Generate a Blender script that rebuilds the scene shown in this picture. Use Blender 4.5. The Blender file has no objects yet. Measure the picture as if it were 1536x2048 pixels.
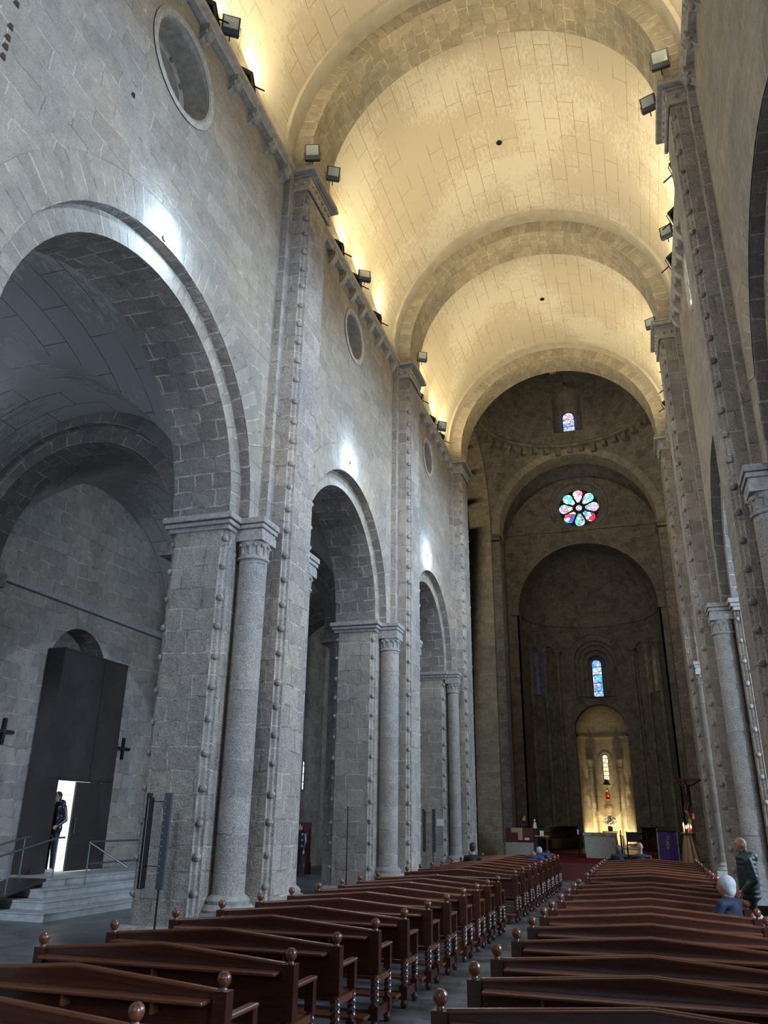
import bpy, bmesh, math, random
from mathutils import Vector, Matrix
random.seed(7)
PI = math.pi
C = bpy.context.scene.collection
sc = bpy.context.scene

# ------------------------------------------------------------------ camera, world, exposure
CAM_H = 1.9
F_PX = 1570.5
YAW, PITCH, ROLL = -0.309452558, 0.372481043, 0.0128701166
cf = Vector((math.sin(YAW)*math.cos(PITCH), math.cos(YAW)*math.cos(PITCH), math.sin(PITCH)))
cr0 = Vector((math.cos(YAW), -math.sin(YAW), 0)); cu0 = cr0.cross(cf)
cr = cr0*math.cos(ROLL) + cu0*math.sin(ROLL); cu = cu0*math.cos(ROLL) - cr0*math.sin(ROLL)
cam = bpy.data.cameras.new('camera')
cam.sensor_fit = 'HORIZONTAL'; cam.sensor_width = 36.0; cam.lens = 36.0*F_PX/1536.0
cam.clip_start = 0.05; cam.clip_end = 300
camo = bpy.data.objects.new('camera', cam); C.objects.link(camo)
M3 = Matrix((cr, cu, -cf)).transposed()
camo.matrix_world = Matrix.Translation((0, 0, CAM_H)) @ M3.to_4x4()
sc.camera = camo

w = bpy.data.worlds.new('world'); sc.world = w; w.use_nodes = True
w.node_tree.nodes['Background'].inputs[0].default_value = (0.82, 0.86, 0.95, 1)
w.node_tree.nodes['Background'].inputs[1].default_value = 0.18
sc.view_settings.view_transform = 'Standard'; sc.view_settings.look = 'None'
sc.view_settings.gamma = 1.0; sc.view_settings.use_curve_mapping = False
sc.view_settings.exposure = 0.0

# strengths of the lights and the added fill
P_VAULT = 58.0      # warm uplights on the cornices
P_CLER = 2900.0      # daylight through the round windows of the right wall
P_RIGHT_FILL = 150.0    # fill added by the left arch lamps, standing in for vault bounce
P_GLOW = 110.0        # glow of the left arch lamps on the wall beside them
P_OUT = 3000.0       # daylight in the street outside the door
P_NICHE = 400.0       # warm lamps hidden at the foot of the niche
P_CROSS = 150.0       # stray warm light under the dome
P_SOUTH = 1500.0      # daylight through the south aisle windows
P_WEST = 260.0       # daylight from the west front
WARM = (1.0, 0.83, 0.47); COLD = (0.60, 0.78, 1.0); DAY = (0.58, 0.76, 1.0)

def light(name, kind, loc, target, power, color, size=0.3, size_y=None, spot=None, blend=0.5):
    l = bpy.data.lights.new(name, kind); l.energy = power; l.color = color
    if kind == 'AREA':
        l.size = size
        if size_y: l.shape = 'RECTANGLE'; l.size_y = size_y
    else: l.shadow_soft_size = size
    if kind == 'SPOT': l.spot_size = spot; l.spot_blend = blend
    o = bpy.data.objects.new(name, l); C.objects.link(o)
    o.location = loc
    o.rotation_euler = (Vector(target)-Vector(loc)).to_track_quat('-Z', 'Y').to_euler()
    return o

XC = -2.056                 # nave axis
BAYS_PIER = [3.6, 13.0, 21.27, 28.9]   # pier centres along the nave
def lx(side, s):            # x of a plane set back s from the face of the nave pilasters
    return -5.81 - s if side == 'left' else 1.698 + s

# daylight: west front behind the camera, south aisle windows
light('west_daylight', 'AREA', (-1.0, -9.0, 8.0), (-3.0, 20, 6.0), P_WEST, DAY, 5.0, 7.0)
for yy in (-2.0, 8.6, 17.1, 25.3):
    light('south_window_daylight', 'AREA', (9.2, yy, 5.6), (-6.0, yy+4.0, 3.5), P_SOUTH, DAY, 2.2, 4.0)
for yy, dd in ((-1.2, 1.2), (8.25, 1.2), (16.9, 0.85), (24.8, 0.8)):
    light('clerestory_daylight', 'SPOT', (2.67, yy, 13.9), (-6.5, yy+1.0, 2.0), P_CLER, DAY, 0.08, spot=math.radians(118), blend=0.5)
light('north_aisle_fill', 'AREA', (-9.6, 3.0, 6.0), (-12.6, 14.5, 1.5), 260.0, DAY, 1.6, 2.6)  # fill added to brighten the aisle; no window stands here
light('north_aisle_spot_fill', 'SPOT', (-9.9, 1.5, 5.6), (-12.2, 15.2, 1.4), 4600.0, COLD, 0.25, spot=math.radians(34), blend=0.7)  # added spot that lifts the steps and door wall, not a real fixture

# ------------------------------------------------------------------ materials
def new_mat(name):
    m = bpy.data.materials.new(name); m.use_nodes = True
    nt = m.node_tree; return m, nt, nt.nodes['Principled BSDF']
def N(nt, t, **k):
    n = nt.nodes.new(t)
    for a, b in k.items():
        if a in n.inputs.keys() if isinstance(a, str) else False: n.inputs[a].default_value = b
        else: setattr(n, a, b)
    return n
def ramp(nt, fac, stops):
    r = nt.nodes.new('ShaderNodeValToRGB'); e = r.color_ramp.elements
    while len(e) > 1: e.remove(e[-1])
    e[0].position = stops[0][0]; e[0].color = (*stops[0][1], 1)
    for p, c in stops[1:]:
        x = e.new(p); x.color = (*c, 1)
    nt.links.new(fac, r.inputs[0]); return r
def mixc(nt, mode, fac, a, b):
    m = nt.nodes.new('ShaderNodeMix'); m.data_type = 'RGBA'; m.blend_type = mode
    if isinstance(fac, float): m.inputs[0].default_value = fac
    else: nt.links.new(fac, m.inputs[0])
    for i, x in ((6, a), (7, b)):
        if isinstance(x, tuple): m.inputs[i].default_value = (*x, 1)
        else: nt.links.new(x, m.inputs[i])
    return m.outputs[2]
def noise(nt, vec, scale, detail=4, rough=0.55):
    n = nt.nodes.new('ShaderNodeTexNoise'); n.inputs['Scale'].default_value = scale
    n.inputs['Detail'].default_value = detail; n.inputs['Roughness'].default_value = rough
    nt.links.new(vec, n.inputs['Vector']); return n

def stone(name, c1, c2, mortar, bw=0.55, bh=0.33, ms=0.014, bump=0.5, speck=0.25, warp=0.05, stain=None, rough=0.85):
    m, nt, bs = new_mat(name)
    uv = nt.nodes.new('ShaderNodeUVMap').outputs[0]
    geo = nt.nodes.new('ShaderNodeNewGeometry')
    # wobble the courses a little so that the blocks are not machine cut
    nz = noise(nt, uv, 1.3, 2); nz2 = noise(nt, uv, 14.0, 2)
    sub = nt.nodes.new('ShaderNodeVectorMath'); sub.operation = 'SUBTRACT'; nt.links.new(nz.outputs['Color'], sub.inputs[0]); sub.inputs[1].default_value = (0.5, 0.5, 0.5)
    scl = nt.nodes.new('ShaderNodeVectorMath'); scl.operation = 'SCALE'; nt.links.new(sub.outputs[0], scl.inputs[0]); scl.inputs['Scale'].default_value = warp*3.2
    sub2 = nt.nodes.new('ShaderNodeVectorMath'); sub2.operation = 'SUBTRACT'; nt.links.new(nz2.outputs['Color'], sub2.inputs[0]); sub2.inputs[1].default_value = (0.5, 0.5, 0.5)
    scl2 = nt.nodes.new('ShaderNodeVectorMath'); scl2.operation = 'SCALE'; nt.links.new(sub2.outputs[0], scl2.inputs[0]); scl2.inputs['Scale'].default_value = 0.035
    ad = nt.nodes.new('ShaderNodeVectorMath'); nt.links.new(uv, ad.inputs[0]); nt.links.new(scl.outputs[0], ad.inputs[1])
    ad2 = nt.nodes.new('ShaderNodeVectorMath'); nt.links.new(ad.outputs[0], ad2.inputs[0]); nt.links.new(scl2.outputs[0], ad2.inputs[1])
    br = nt.nodes.new('ShaderNodeTexBrick'); nt.links.new(ad2.outputs[0], br.inputs['Vector'])
    br.offset = 0.42; br.offset_frequency = 2; br.squash = 0.72; br.squash_frequency = 3
    for k, v in (('Scale', 1.0), ('Mortar Size', ms), ('Mortar Smooth', 0.25), ('Bias', 0.0), ('Brick Width', bw), ('Row Height', bh)):
        br.inputs[k].default_value = v
    br.inputs['Color1'].default_value = (*c1, 1); br.inputs['Color2'].default_value = (*c2, 1); mn = noise(nt, uv, 2.3, 3)
    rmn = ramp(nt, mn.outputs['Fac'], [(0.42, tuple(q*0.45 for q in mortar)), (0.56, mortar)])
    nt.links.new(rmn.outputs[0], br.inputs['Mortar'])
    col = br.outputs['Color']
    big = noise(nt, geo.outputs['Position'], 0.55, 3)
    rb = ramp(nt, big.outputs['Fac'], [(0.3, (0.82, 0.84, 0.88)), (0.7, (1.12, 1.06, 0.98))])
    col = mixc(nt, 'MULTIPLY', 1.0, col, rb.outputs[0])
    mid = noise(nt, geo.outputs['Position'], 5.0, 5, 0.65)
    rm = ramp(nt, mid.outputs['Fac'], [(0.25, (0.72, 0.72, 0.72)), (0.75, (1.25, 1.25, 1.25))])
    col = mixc(nt, 'MULTIPLY', 0.75, col, rm.outputs[0])
    fine = noise(nt, geo.outputs['Position'], 60.0, 3, 0.8)
    rf = ramp(nt, fine.outputs['Fac'], [(0.35, (1-speck*1.6,)*3), (0.65, (1+speck,)*3)])
    col = mixc(nt, 'MULTIPLY', 1.0, col, rf.outputs[0])
    if stain:
        st = noise(nt, geo.outputs['Position'], 1.6, 6, 0.7)
        rs = ramp(nt, st.outputs['Fac'], [(0.50, (0, 0, 0)), (0.62, (1, 1, 1))])
        col = mixc(nt, 'MIX', rs.outputs[0], col, mixc(nt, 'MULTIPLY', 1.0, col, stain))
    nt.links.new(col, bs.inputs['Base Color']); bs.inputs['Roughness'].default_value = rough
    bs.inputs['Specular IOR Level'].default_value = 0.25
    # bump: recessed joints + rough stone
    h = nt.nodes.new('ShaderNodeMath'); h.operation = 'MULTIPLY'; nt.links.new(br.outputs['Fac'], h.inputs[0]); h.inputs[1].default_value = -0.35
    h2 = nt.nodes.new('ShaderNodeMath'); h2.operation = 'MULTIPLY_ADD'; nt.links.new(mid.outputs['Fac'], h2.inputs[0]); h2.inputs[1].default_value = 0.9; nt.links.new(h.outputs[0], h2.inputs[2])
    h3 = nt.nodes.new('ShaderNodeMath'); h3.operation = 'MULTIPLY_ADD'; nt.links.new(fine.outputs['Fac'], h3.inputs[0]); h3.inputs[1].default_value = 0.12; nt.links.new(h2.outputs[0], h3.inputs[2])
    bp = nt.nodes.new('ShaderNodeBump'); bp.inputs['Strength'].default_value = bump; bp.inputs['Distance'].default_value = 0.05
    nt.links.new(h3.outputs[0], bp.inputs['Height']); nt.links.new(bp.outputs[0], bs.inputs['Normal'])
    return m

def simple(name, col, rough=0.6, metal=0.0, emit=None, es=1.0, var=0.0, spec=0.5, scale=20, coat=0.0, bump=0.0):
    m, nt, bs = new_mat(name)
    bs.inputs['Base Color'].default_value = (*col, 1); bs.inputs['Roughness'].default_value = rough
    bs.inputs['Metallic'].default_value = metal; bs.inputs['Specular IOR Level'].default_value = spec
    bs.inputs['Coat Weight'].default_value = coat; bs.inputs['Coat Roughness'].default_value = 0.15
    if var or bump:
        tc = nt.nodes.new('ShaderNodeTexCoord')
        n = noise(nt, tc.outputs['Object'], scale, 4)
        r = ramp(nt, n.outputs['Fac'], [(0.3, tuple(c*(1-var) for c in col)), (0.7, tuple(min(1, c*(1+var)) for c in col))])
        nt.links.new(r.outputs[0], bs.inputs['Base Color'])
        if bump:
            bp = nt.nodes.new('ShaderNodeBump'); bp.inputs['Strength'].default_value = bump; bp.inputs['Distance'].default_value = 0.02
            nt.links.new(n.outputs['Fac'], bp.inputs['Height']); nt.links.new(bp.outputs[0], bs.inputs['Normal'])
    if emit:
        bs.inputs['Emission Color'].default_value = (*emit, 1); bs.inputs['Emission Strength'].default_value = es
    return m

M = {}
M['wall'] = stone('wall_ashlar', (0.335, 0.30, 0.25), (0.275, 0.243, 0.20), (0.46, 0.42, 0.36), 0.85, 0.38, 0.011, 0.65, 0.16, 0.06)
M['pier'] = stone('granite_blocks', (0.38, 0.345, 0.30), (0.285, 0.255, 0.225), (0.50, 0.455, 0.40), 0.56, 0.37, 0.015, 0.8, 0.34, 0.05)
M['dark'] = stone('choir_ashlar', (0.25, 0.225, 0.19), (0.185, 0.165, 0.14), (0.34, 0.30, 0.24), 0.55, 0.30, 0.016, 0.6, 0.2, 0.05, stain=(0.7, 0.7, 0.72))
M['vous'] = stone('voussoirs', (0.34, 0.305, 0.25), (0.265, 0.235, 0.195), (0.44, 0.40, 0.33), 0.30, 0.9, 0.014, 0.55, 0.15, 0.02)
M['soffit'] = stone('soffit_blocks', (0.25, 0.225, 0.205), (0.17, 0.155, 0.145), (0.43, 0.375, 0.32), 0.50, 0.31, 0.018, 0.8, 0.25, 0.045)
M['vsoffit'] = stone('vault_arch_blocks', (0.40, 0.35, 0.26), (0.31, 0.27, 0.20), (0.56, 0.50, 0.38), 0.42, 0.28, 0.012, 0.6, 0.15, 0.06)
M['column'] = stone('column_drums', (0.36, 0.335, 0.31), (0.29, 0.27, 0.25), (0.42, 0.385, 0.345), 9.0, 0.55, 0.012, 0.5, 0.38, 0.0)
M['carved'] = simple('carved_stone', (0.36, 0.325, 0.28), 0.85, var=0.22, spec=0.25, scale=9, bump=0.4)
M['carvedg'] = simple('carved_granite', (0.285, 0.265, 0.245), 0.85, var=0.25, spec=0.25, scale=14, bump=0.4)
M['step'] = simple('step_stone', (0.30, 0.30, 0.29), 0.7, var=0.18, spec=0.3, scale=5, bump=0.15)

def plaster(name, base, blotch, line, lines=True):
    m, nt, bs = new_mat(name)
    uv = nt.nodes.new('ShaderNodeUVMap').outputs[0]; geo = nt.nodes.new('ShaderNodeNewGeometry')
    mp = nt.nodes.new('ShaderNodeMapping'); nt.links.new(uv, mp.inputs[0]); mp.inputs['Scale'].default_value = (0.9, 2.0, 1)
    a = noise(nt, mp.outputs[0], 6.5, 8, 0.8)
    b = noise(nt, geo.outputs['Position'], 0.35, 3)
    ad = nt.nodes.new('ShaderNodeMath'); ad.operation = 'ADD'; nt.links.new(a.outputs['Fac'], ad.inputs[0]); nt.links.new(b.outputs['Fac'], ad.inputs[1])
    ra = ramp(nt, ad.outputs[0], [(0.92, base), (1.16, blotch)])
    col = ra.outputs[0]
    br = nt.nodes.new('ShaderNodeTexBrick'); nt.links.new(uv, br.inputs['Vector'])
    for k, v in (('Scale', 1.0), ('Mortar Size', 0.007), ('Mortar Smooth', 0.2), ('Brick Width', 1.15), ('Row Height', 0.42)): br.inputs[k].default_value = v
    if lines:
        pn = noise(nt, geo.outputs['Position'], 0.8, 2)
        rp = ramp(nt, pn.outputs['Fac'], [(0.42, (0, 0, 0)), (0.52, (1, 1, 1))])
        f = nt.nodes.new('ShaderNodeMath'); f.operation = 'MULTIPLY'; nt.links.new(br.outputs['Fac'], f.inputs[0]); nt.links.new(rp.outputs[0], f.inputs[1])
        col = mixc(nt, 'MIX', f.outputs[0], col, line)
    nt.links.new(col, bs.inputs['Base Color']); bs.inputs['Roughness'].default_value = 0.9; bs.inputs['Specular IOR Level'].default_value = 0.15
    bp = nt.nodes.new('ShaderNodeBump'); bp.inputs['Strength'].default_value = 0.25; bp.inputs['Distance'].default_value = 0.03
    nt.links.new(a.outputs['Fac'], bp.inputs['Height']); nt.links.new(bp.outputs[0], bs.inputs['Normal'])
    return m
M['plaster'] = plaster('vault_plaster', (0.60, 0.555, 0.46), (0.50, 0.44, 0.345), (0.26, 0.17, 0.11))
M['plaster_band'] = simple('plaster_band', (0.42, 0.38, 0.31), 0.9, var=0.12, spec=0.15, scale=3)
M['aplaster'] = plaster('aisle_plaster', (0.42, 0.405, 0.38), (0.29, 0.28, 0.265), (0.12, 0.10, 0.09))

def wood(name, c1, c2, rough=0.28, coat=0.5):
    m, nt, bs = new_mat(name)
    tc = nt.nodes.new('ShaderNodeTexCoord')
    mp = nt.nodes.new('ShaderNodeMapping'); nt.links.new(tc.outputs['Object'], mp.inputs[0]); mp.inputs['Scale'].default_value = (0.6, 9, 9)
    n = noise(nt, mp.outputs[0], 6, 6, 0.7)
    r = ramp(nt, n.outputs['Fac'], [(0.3, c1), (0.7, c2)])
    nt.links.new(r.outputs[0], bs.inputs['Base Color']); bs.inputs['Roughness'].default_value = rough
    bs.inputs['Coat Weight'].default_value = coat; bs.inputs['Coat Roughness'].default_value = 0.18
    bp = nt.nodes.new('ShaderNodeBump'); bp.inputs['Strength'].default_value = 0.12; bp.inputs['Distance'].default_value = 0.004
    nt.links.new(n.outputs['Fac'], bp.inputs['Height']); nt.links.new(bp.outputs[0], bs.inputs['Normal'])
    return m
M['wood'] = wood('varnished_wood', (0.031, 0.0085, 0.005), (0.074, 0.021, 0.011))
M['wood2'] = wood('varnished_wood_sheen', (0.080, 0.024, 0.010), (0.21, 0.070, 0.028))  # paler copy for upper parts: their sheen is put into the colour
M['darkwood'] = wood('dark_choir_wood', (0.012, 0.007, 0.005), (0.028, 0.014, 0.010), 0.5, 0.1)
M['redwood'] = wood('red_stained_wood', (0.055, 0.008, 0.007), (0.10, 0.016, 0.012), 0.45, 0.2)

m, nt, bs = new_mat('floor_slabs')   # grey stone slabs, worn to a low sheen
uv = nt.nodes.new('ShaderNodeUVMap').outputs[0]
br = nt.nodes.new('ShaderNodeTexBrick'); nt.links.new(uv, br.inputs['Vector'])
for k, v in (('Scale', 1.0), ('Mortar Size', 0.008), ('Brick Width', 0.9), ('Row Height', 0.6)): br.inputs[k].default_value = v
br.inputs['Color1'].default_value = (0.13, 0.135, 0.14, 1); br.inputs['Color2'].default_value = (0.085, 0.09, 0.095, 1); br.inputs['Mortar'].default_value = (0.15, 0.15, 0.15, 1)
n = noise(nt, uv, 3.0, 6, 0.7); r = ramp(nt, n.outputs['Fac'], [(0.3, (0.65,)*3), (0.7, (1.35,)*3)])
nt.links.new(mixc(nt, 'MULTIPLY', 1.0, br.outputs['Color'], r.outputs[0]), bs.inputs['Base Color'])
rr = ramp(nt, n.outputs['Fac'], [(0.3, (0.28,)*3), (0.7, (0.55,)*3)]); nt.links.new(rr.outputs[0], bs.inputs['Roughness'])
bp = nt.nodes.new('ShaderNodeBump'); bp.inputs['Strength'].default_value = 0.2; bp.inputs['Distance'].default_value = 0.02
nt.links.new(n.outputs['Fac'], bp.inputs['Height']); nt.links.new(bp.outputs[0], bs.inputs['Normal'])
M['floor'] = m

M['steel'] = simple('dark_bronze_steel', (0.060, 0.050, 0.048), 0.42, 0.5, var=0.25, scale=1.5)
M['leaf'] = simple('door_leaf_steel', (0.045, 0.038, 0.036), 0.45, 0.4)
M['rail'] = simple('rail_steel', (0.22, 0.24, 0.27), 0.35, 0.9)
M['black'] = simple('black_metal', (0.012, 0.013, 0.014), 0.45, 0.3)
M['grey'] = simple('grey_lamp_housing', (0.055, 0.068, 0.072), 0.5, 0.2)
M['lens'] = simple('lamp_glass_off', (0.42, 0.45, 0.46), 0.15, var=0.1, scale=60)
M['lenson_w'] = simple('lamp_glass_warm_on', (0.9, 0.85, 0.6), 0.3, emit=WARM, es=12.0)
M['lenson_c'] = simple('lamp_glass_cold_on', (0.9, 0.95, 1.0), 0.3, emit=(0.8, 0.9, 1.0), es=60.0)
M['void'] = simple('dark_recess_glass', (0.010, 0.010, 0.011), 0.3)
M['lead'] = simple('window_lead', (0.012, 0.012, 0.014), 0.5)

# ------------------------------------------------------------------ mesh helpers
class MB:
    def __init__(s): s.v = []; s.f = []; s.uv = []; s.mi = []; s.mats = []
    def mat(s, m):
        if m not in s.mats: s.mats.append(m)
        return s.mats.index(m)
    def face(s, pts, uv=None, m=None):
        pts = [tuple(p) for p in pts]
        if uv is None:
            a, b, c = Vector(pts[0]), Vector(pts[1]), Vector(pts[2]); n = (b-a).cross(c-a)
            if n.length < 1e-12 and len(pts) > 3: n = (Vector(pts[2])-a).cross(Vector(pts[3])-a)
            n = [abs(q) for q in n]
            if n[2] >= n[0] and n[2] >= n[1]: uv = [(p[0], p[1]) for p in pts]
            elif n[0] >= n[1]: uv = [(p[1], p[2]) for p in pts]
            else: uv = [(p[0]+3.3, p[2]) for p in pts]
        i = len(s.v); s.v += pts; s.f.append(tuple(range(i, i+len(pts)))); s.uv += list(uv)
        s.mi.append(s.mat(m) if m else 0)
    def box(s, x0, x1, y0, y1, z0, z1, m=None, skip=''):
        x0, x1 = sorted((x0, x1)); y0, y1 = sorted((y0, y1)); z0, z1 = sorted((z0, z1))
        F = {'-x': [(x0,y1,z0),(x0,y0,z0),(x0,y0,z1),(x0,y1,z1)], '+x': [(x1,y0,z0),(x1,y1,z0),(x1,y1,z1),(x1,y0,z1)],
             '-y': [(x0,y0,z0),(x1,y0,z0),(x1,y0,z1),(x0,y0,z1)], '+y': [(x1,y1,z0),(x0,y1,z0),(x0,y1,z1),(x1,y1,z1)],
             '-z': [(x0,y1,z0),(x1,y1,z0),(x1,y0,z0),(x0,y0,z0)], '+z': [(x0,y0,z1),(x1,y0,z1),(x1,y1,z1),(x0,y1,z1)]}
        for k, p in F.items():
            if k not in skip: s.face(p, None, m)
    def grid(s, P, UV=None, m=None, close=False):
        for i in range(len(P)-1):
            for j in range(len(P[0])-1):
                q = [P[i][j], P[i+1][j], P[i+1][j+1], P[i][j+1]]
                u = None if UV is None else [UV[i][j], UV[i+1][j], UV[i+1][j+1], UV[i][j+1]]
                s.face(q, u, m)
    def prism(s, poly, z0, z1, m=None, caps=True):      # plan polygon raised from z0 to z1
        u = 0; n = len(poly)
        for i in range(n):
            a, b = poly[i], poly[(i+1) % n]
            L = math.hypot(b[0]-a[0], b[1]-a[1])
            ax = abs(b[0]-a[0]) > abs(b[1]-a[1])
            ua, ub = (a[0]+3.3, b[0]+3.3) if ax else (a[1], b[1])
            if L < 0.25: ua, ub = u, u+L
            s.face([(a[0],a[1],z0),(b[0],b[1],z0),(b[0],b[1],z1),(a[0],a[1],z1)], [(ua,z0),(ub,z0),(ub,z1),(ua,z1)], m)
            u += L
        if caps:
            s.face([(p[0],p[1],z1) for p in poly], [(p[0],p[1]) for p in poly], m)
            s.face([(p[0],p[1],z0) for p in reversed(poly)], [(p[0],p[1]) for p in reversed(poly)], m)
    def lathe(s, cx, cy, prof, n=20, m=None, a0=0, a1=2*PI, tw=0.0):   # prof: (r, z)
        P = []; UV = []
        for r, z in prof:
            P.append([(cx+r*math.cos(a0+(a1-a0)*i/n), cy+r*math.sin(a0+(a1-a0)*i/n), z) for i in range(n+1)])
            UV.append([(max(0.05, prof[0][0])*(a1-a0)*i/n, z) for i in range(n+1)])
        s.grid(P, UV, m)
    def tube(s, pts, r, n=8, m=None, r2=None, cap=True):
        pts = [Vector(p) for p in pts]; rings = []
        for i, p in enumerate(pts):
            d = (pts[min(i+1, len(pts)-1)] - pts[max(i-1, 0)]).normalized()
            a = d.orthogonal().normalized() if i == 0 else (pa - d*pa.dot(d)).normalized()
            pa = a; b = d.cross(a)
            rr = r if r2 is None else r + (r2-r)*i/(len(pts)-1)
            rings.append([tuple(p + (a*math.cos(2*PI*k/n)+b*math.sin(2*PI*k/n))*rr) for k in range(n+1)])
        s.grid(rings, None, m)
        if cap:
            s.face(rings[0][:-1][::-1], None, m); s.face(rings[-1][:-1], None, m)
    def ball(s, c, r, n=8, m=None, sx=1, sy=1, sz=1):
        P = []
        for i in range(n+1):
            t = PI*i/n
            P.append([(c[0]+sx*r*math.sin(t)*math.cos(2*PI*k/(2*n)), c[1]+sy*r*math.sin(t)*math.sin(2*PI*k/(2*n)), c[2]+sz*r*math.cos(t)) for k in range(2*n+1)])
        s.grid(P, None, m)
    def build(s, name, mat=None, parent=None, smooth=None, loc=None, bevel=None):
        me = bpy.data.meshes.new(name); me.from_pydata(s.v, [], s.f)
        ul = me.uv_layers.new(name='UVMap')
        ul.data.foreach_set('uv', [c for p in s.uv for c in p])
        if not s.mats: me.materials.append(mat)
        else:
            for mm in s.mats: me.materials.append(mm)
            me.polygons.foreach_set('material_index', s.mi)
        if smooth is not None or bevel:
            bm = bmesh.new(); bm.from_mesh(me); bmesh.ops.remove_doubles(bm, verts=bm.verts, dist=1e-4)
            bm.to_mesh(me); bm.free()
            if smooth is not None:
                me.polygons.foreach_set('use_smooth', [True]*len(me.polygons))
                me.set_sharp_from_angle(angle=math.radians(smooth))
        me.update()
        o = bpy.data.objects.new(name, me); C.objects.link(o)
        if parent: o.parent = parent
        if loc: o.location = loc
        if bevel:
            b = o.modifiers.new('bevel', 'BEVEL'); b.width = bevel; b.segments = 2; b.limit_method = 'ANGLE'
        return o

def tag(o, label=None, cat=None, group=None, kind=None):
    if label: o['label'] = label
    if cat: o['category'] = cat
    if group: o['group'] = group
    if kind: o['kind'] = kind
    return o
def thing(name, label, cat, loc=(0, 0, 0), rz=0, group=None):
    o = bpy.data.objects.new(name, None); C.objects.link(o); o.empty_display_size = 0.2
    o.location = loc; o.rotation_euler = (0, 0, rz); return tag(o, label, cat, group)
def struct(mb, name, label=None, mat=None, smooth=None):
    o = mb.build(name, mat, None, smooth); o['kind'] = 'structure'
    if label: o['label'] = label
    return o
def copy_tree(o, parent=None):
    c = o.copy(); C.objects.link(c)
    if parent: c.parent = parent
    for ch in list(o.children): copy_tree(ch, c)
    return c

def arch_line(uc, r, zs, zb, n=24):         # outline of a round-headed opening in (u, z)
    pts = [(uc-r, zb)] if zb < zs-1e-6 else []
    pts += [(uc-r*math.cos(PI*i/n), zs+r*math.sin(PI*i/n)) for i in range(n+1)]
    if zb < zs-1e-6: pts += [(uc+r, zb)]
    return pts
def strip_wall(mb, f, u0, u1, z0, z1, holes, m=None, du=0.6, uvs=None):
    """wall in (u, z) mapped by f(u, z); holes = (ua, ub, lo(u), hi(u)) leave openings"""
    us = {round(u0, 5), round(u1, 5)}
    k = max(1, int((u1-u0)/du))
    for i in range(k+1): us.add(round(u0+(u1-u0)*i/k, 5))
    for ua, ub, lo, hi in holes:
        for i in range(25):
            u = (ua+ub)/2 - (ub-ua)/2*math.cos(PI*i/24)
            if u0 <= u <= u1: us.add(round(u, 5))
    us = sorted(us)
    for a, b in zip(us, us[1:]):
        if b-a < 1e-5: continue
        mid = (a+b)/2
        cuts = sorted([(lo, hi) for ua, ub, lo, hi in holes if ua < mid < ub], key=lambda h: h[0](mid))
        cur = (z0, z0)
        segs = []
        for lo, hi in cuts:
            segs.append((cur, (lo(a), lo(b)))); cur = (hi(a), hi(b))
        segs.append((cur, (z1, z1)))
        for (pa, pb), (qa, qb) in segs:
            if qa-pa < 1e-4 and qb-pb < 1e-4: continue
            uvq = [(a, pa), (b, pb), (b, qb), (a, qa)]
            mb.face([f(a, pa), f(b, pb), f(b, qb), f(a, qa)], uvq, m)
def arch_hole(uc, r, zs, zb):
    return (uc-r, uc+r, lambda u: zb, lambda u: zs+math.sqrt(max(0, r*r-(u-uc)**2)))
def round_hole(uc, r, zc):
    return (uc-r, uc+r, lambda u: zc-math.sqrt(max(0, r*r-(u-uc)**2)), lambda u: zc+math.sqrt(max(0, r*r-(u-uc)**2)))
def ring(mb, A, B, f, m=None):              # flat face between two outlines; f maps (u,z)
    L = 0
    for i in range(len(A)-1):
        d = math.hypot(A[i+1][0]-A[i][0], A[i+1][1]-A[i][1]); w_ = math.hypot(A[i][0]-B[i][0], A[i][1]-B[i][1])
        mb.face([f(*A[i]), f(*A[i+1]), f(*B[i+1]), f(*B[i])], [(L, 0), (L+d, 0), (L+d, w_), (L, w_)], m); L += d
def reveal(mb, A, f, g, depth, m=None, row=True):   # soffit between the outline mapped by f and by g
    L = 0
    for i in range(len(A)-1):
        d = math.hypot(A[i+1][0]-A[i][0], A[i+1][1]-A[i][1])
        mb.face([f(*A[i]), f(*A[i+1]), g(*A[i+1]), g(*A[i])], [(0, L), (0, L+d), (depth, L+d), (depth, L)], m); L += d

# ------------------------------------------------------------------ the building
Z_IMP0, Z_IMP, Z_SPR = 6.58, 6.86, 7.0       # impost underside, top, springing of the arcade arches
Z_COR0, Z_COR, Z_VS = 15.2, 15.42, 15.8      # cornice, springing of the vault
NSEG = 40
ARCH = [(-0.9, 2.5, 2.86), (8.6, 2.83, 3.19), (17.14, 2.565, 2.925), (25.3, 2.45, 2.81)]
OCUL = [(8.25, 0.80, 13.80), (16.9, 0.60, 14.0), (24.8, 0.56, 14.0)]
Y_W, Y_E = -6.0, 29.47

mb = MB()
mb.face([(-19, -8, 0), (13, -8, 0), (13, 50, 0), (-19, 50, 0)], [(-19, -8), (13, -8), (13, 50), (-19, 50)])
struct(mb, 'floor', 'worn grey stone slab floor of the nave and aisles', M['floor'])

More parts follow.
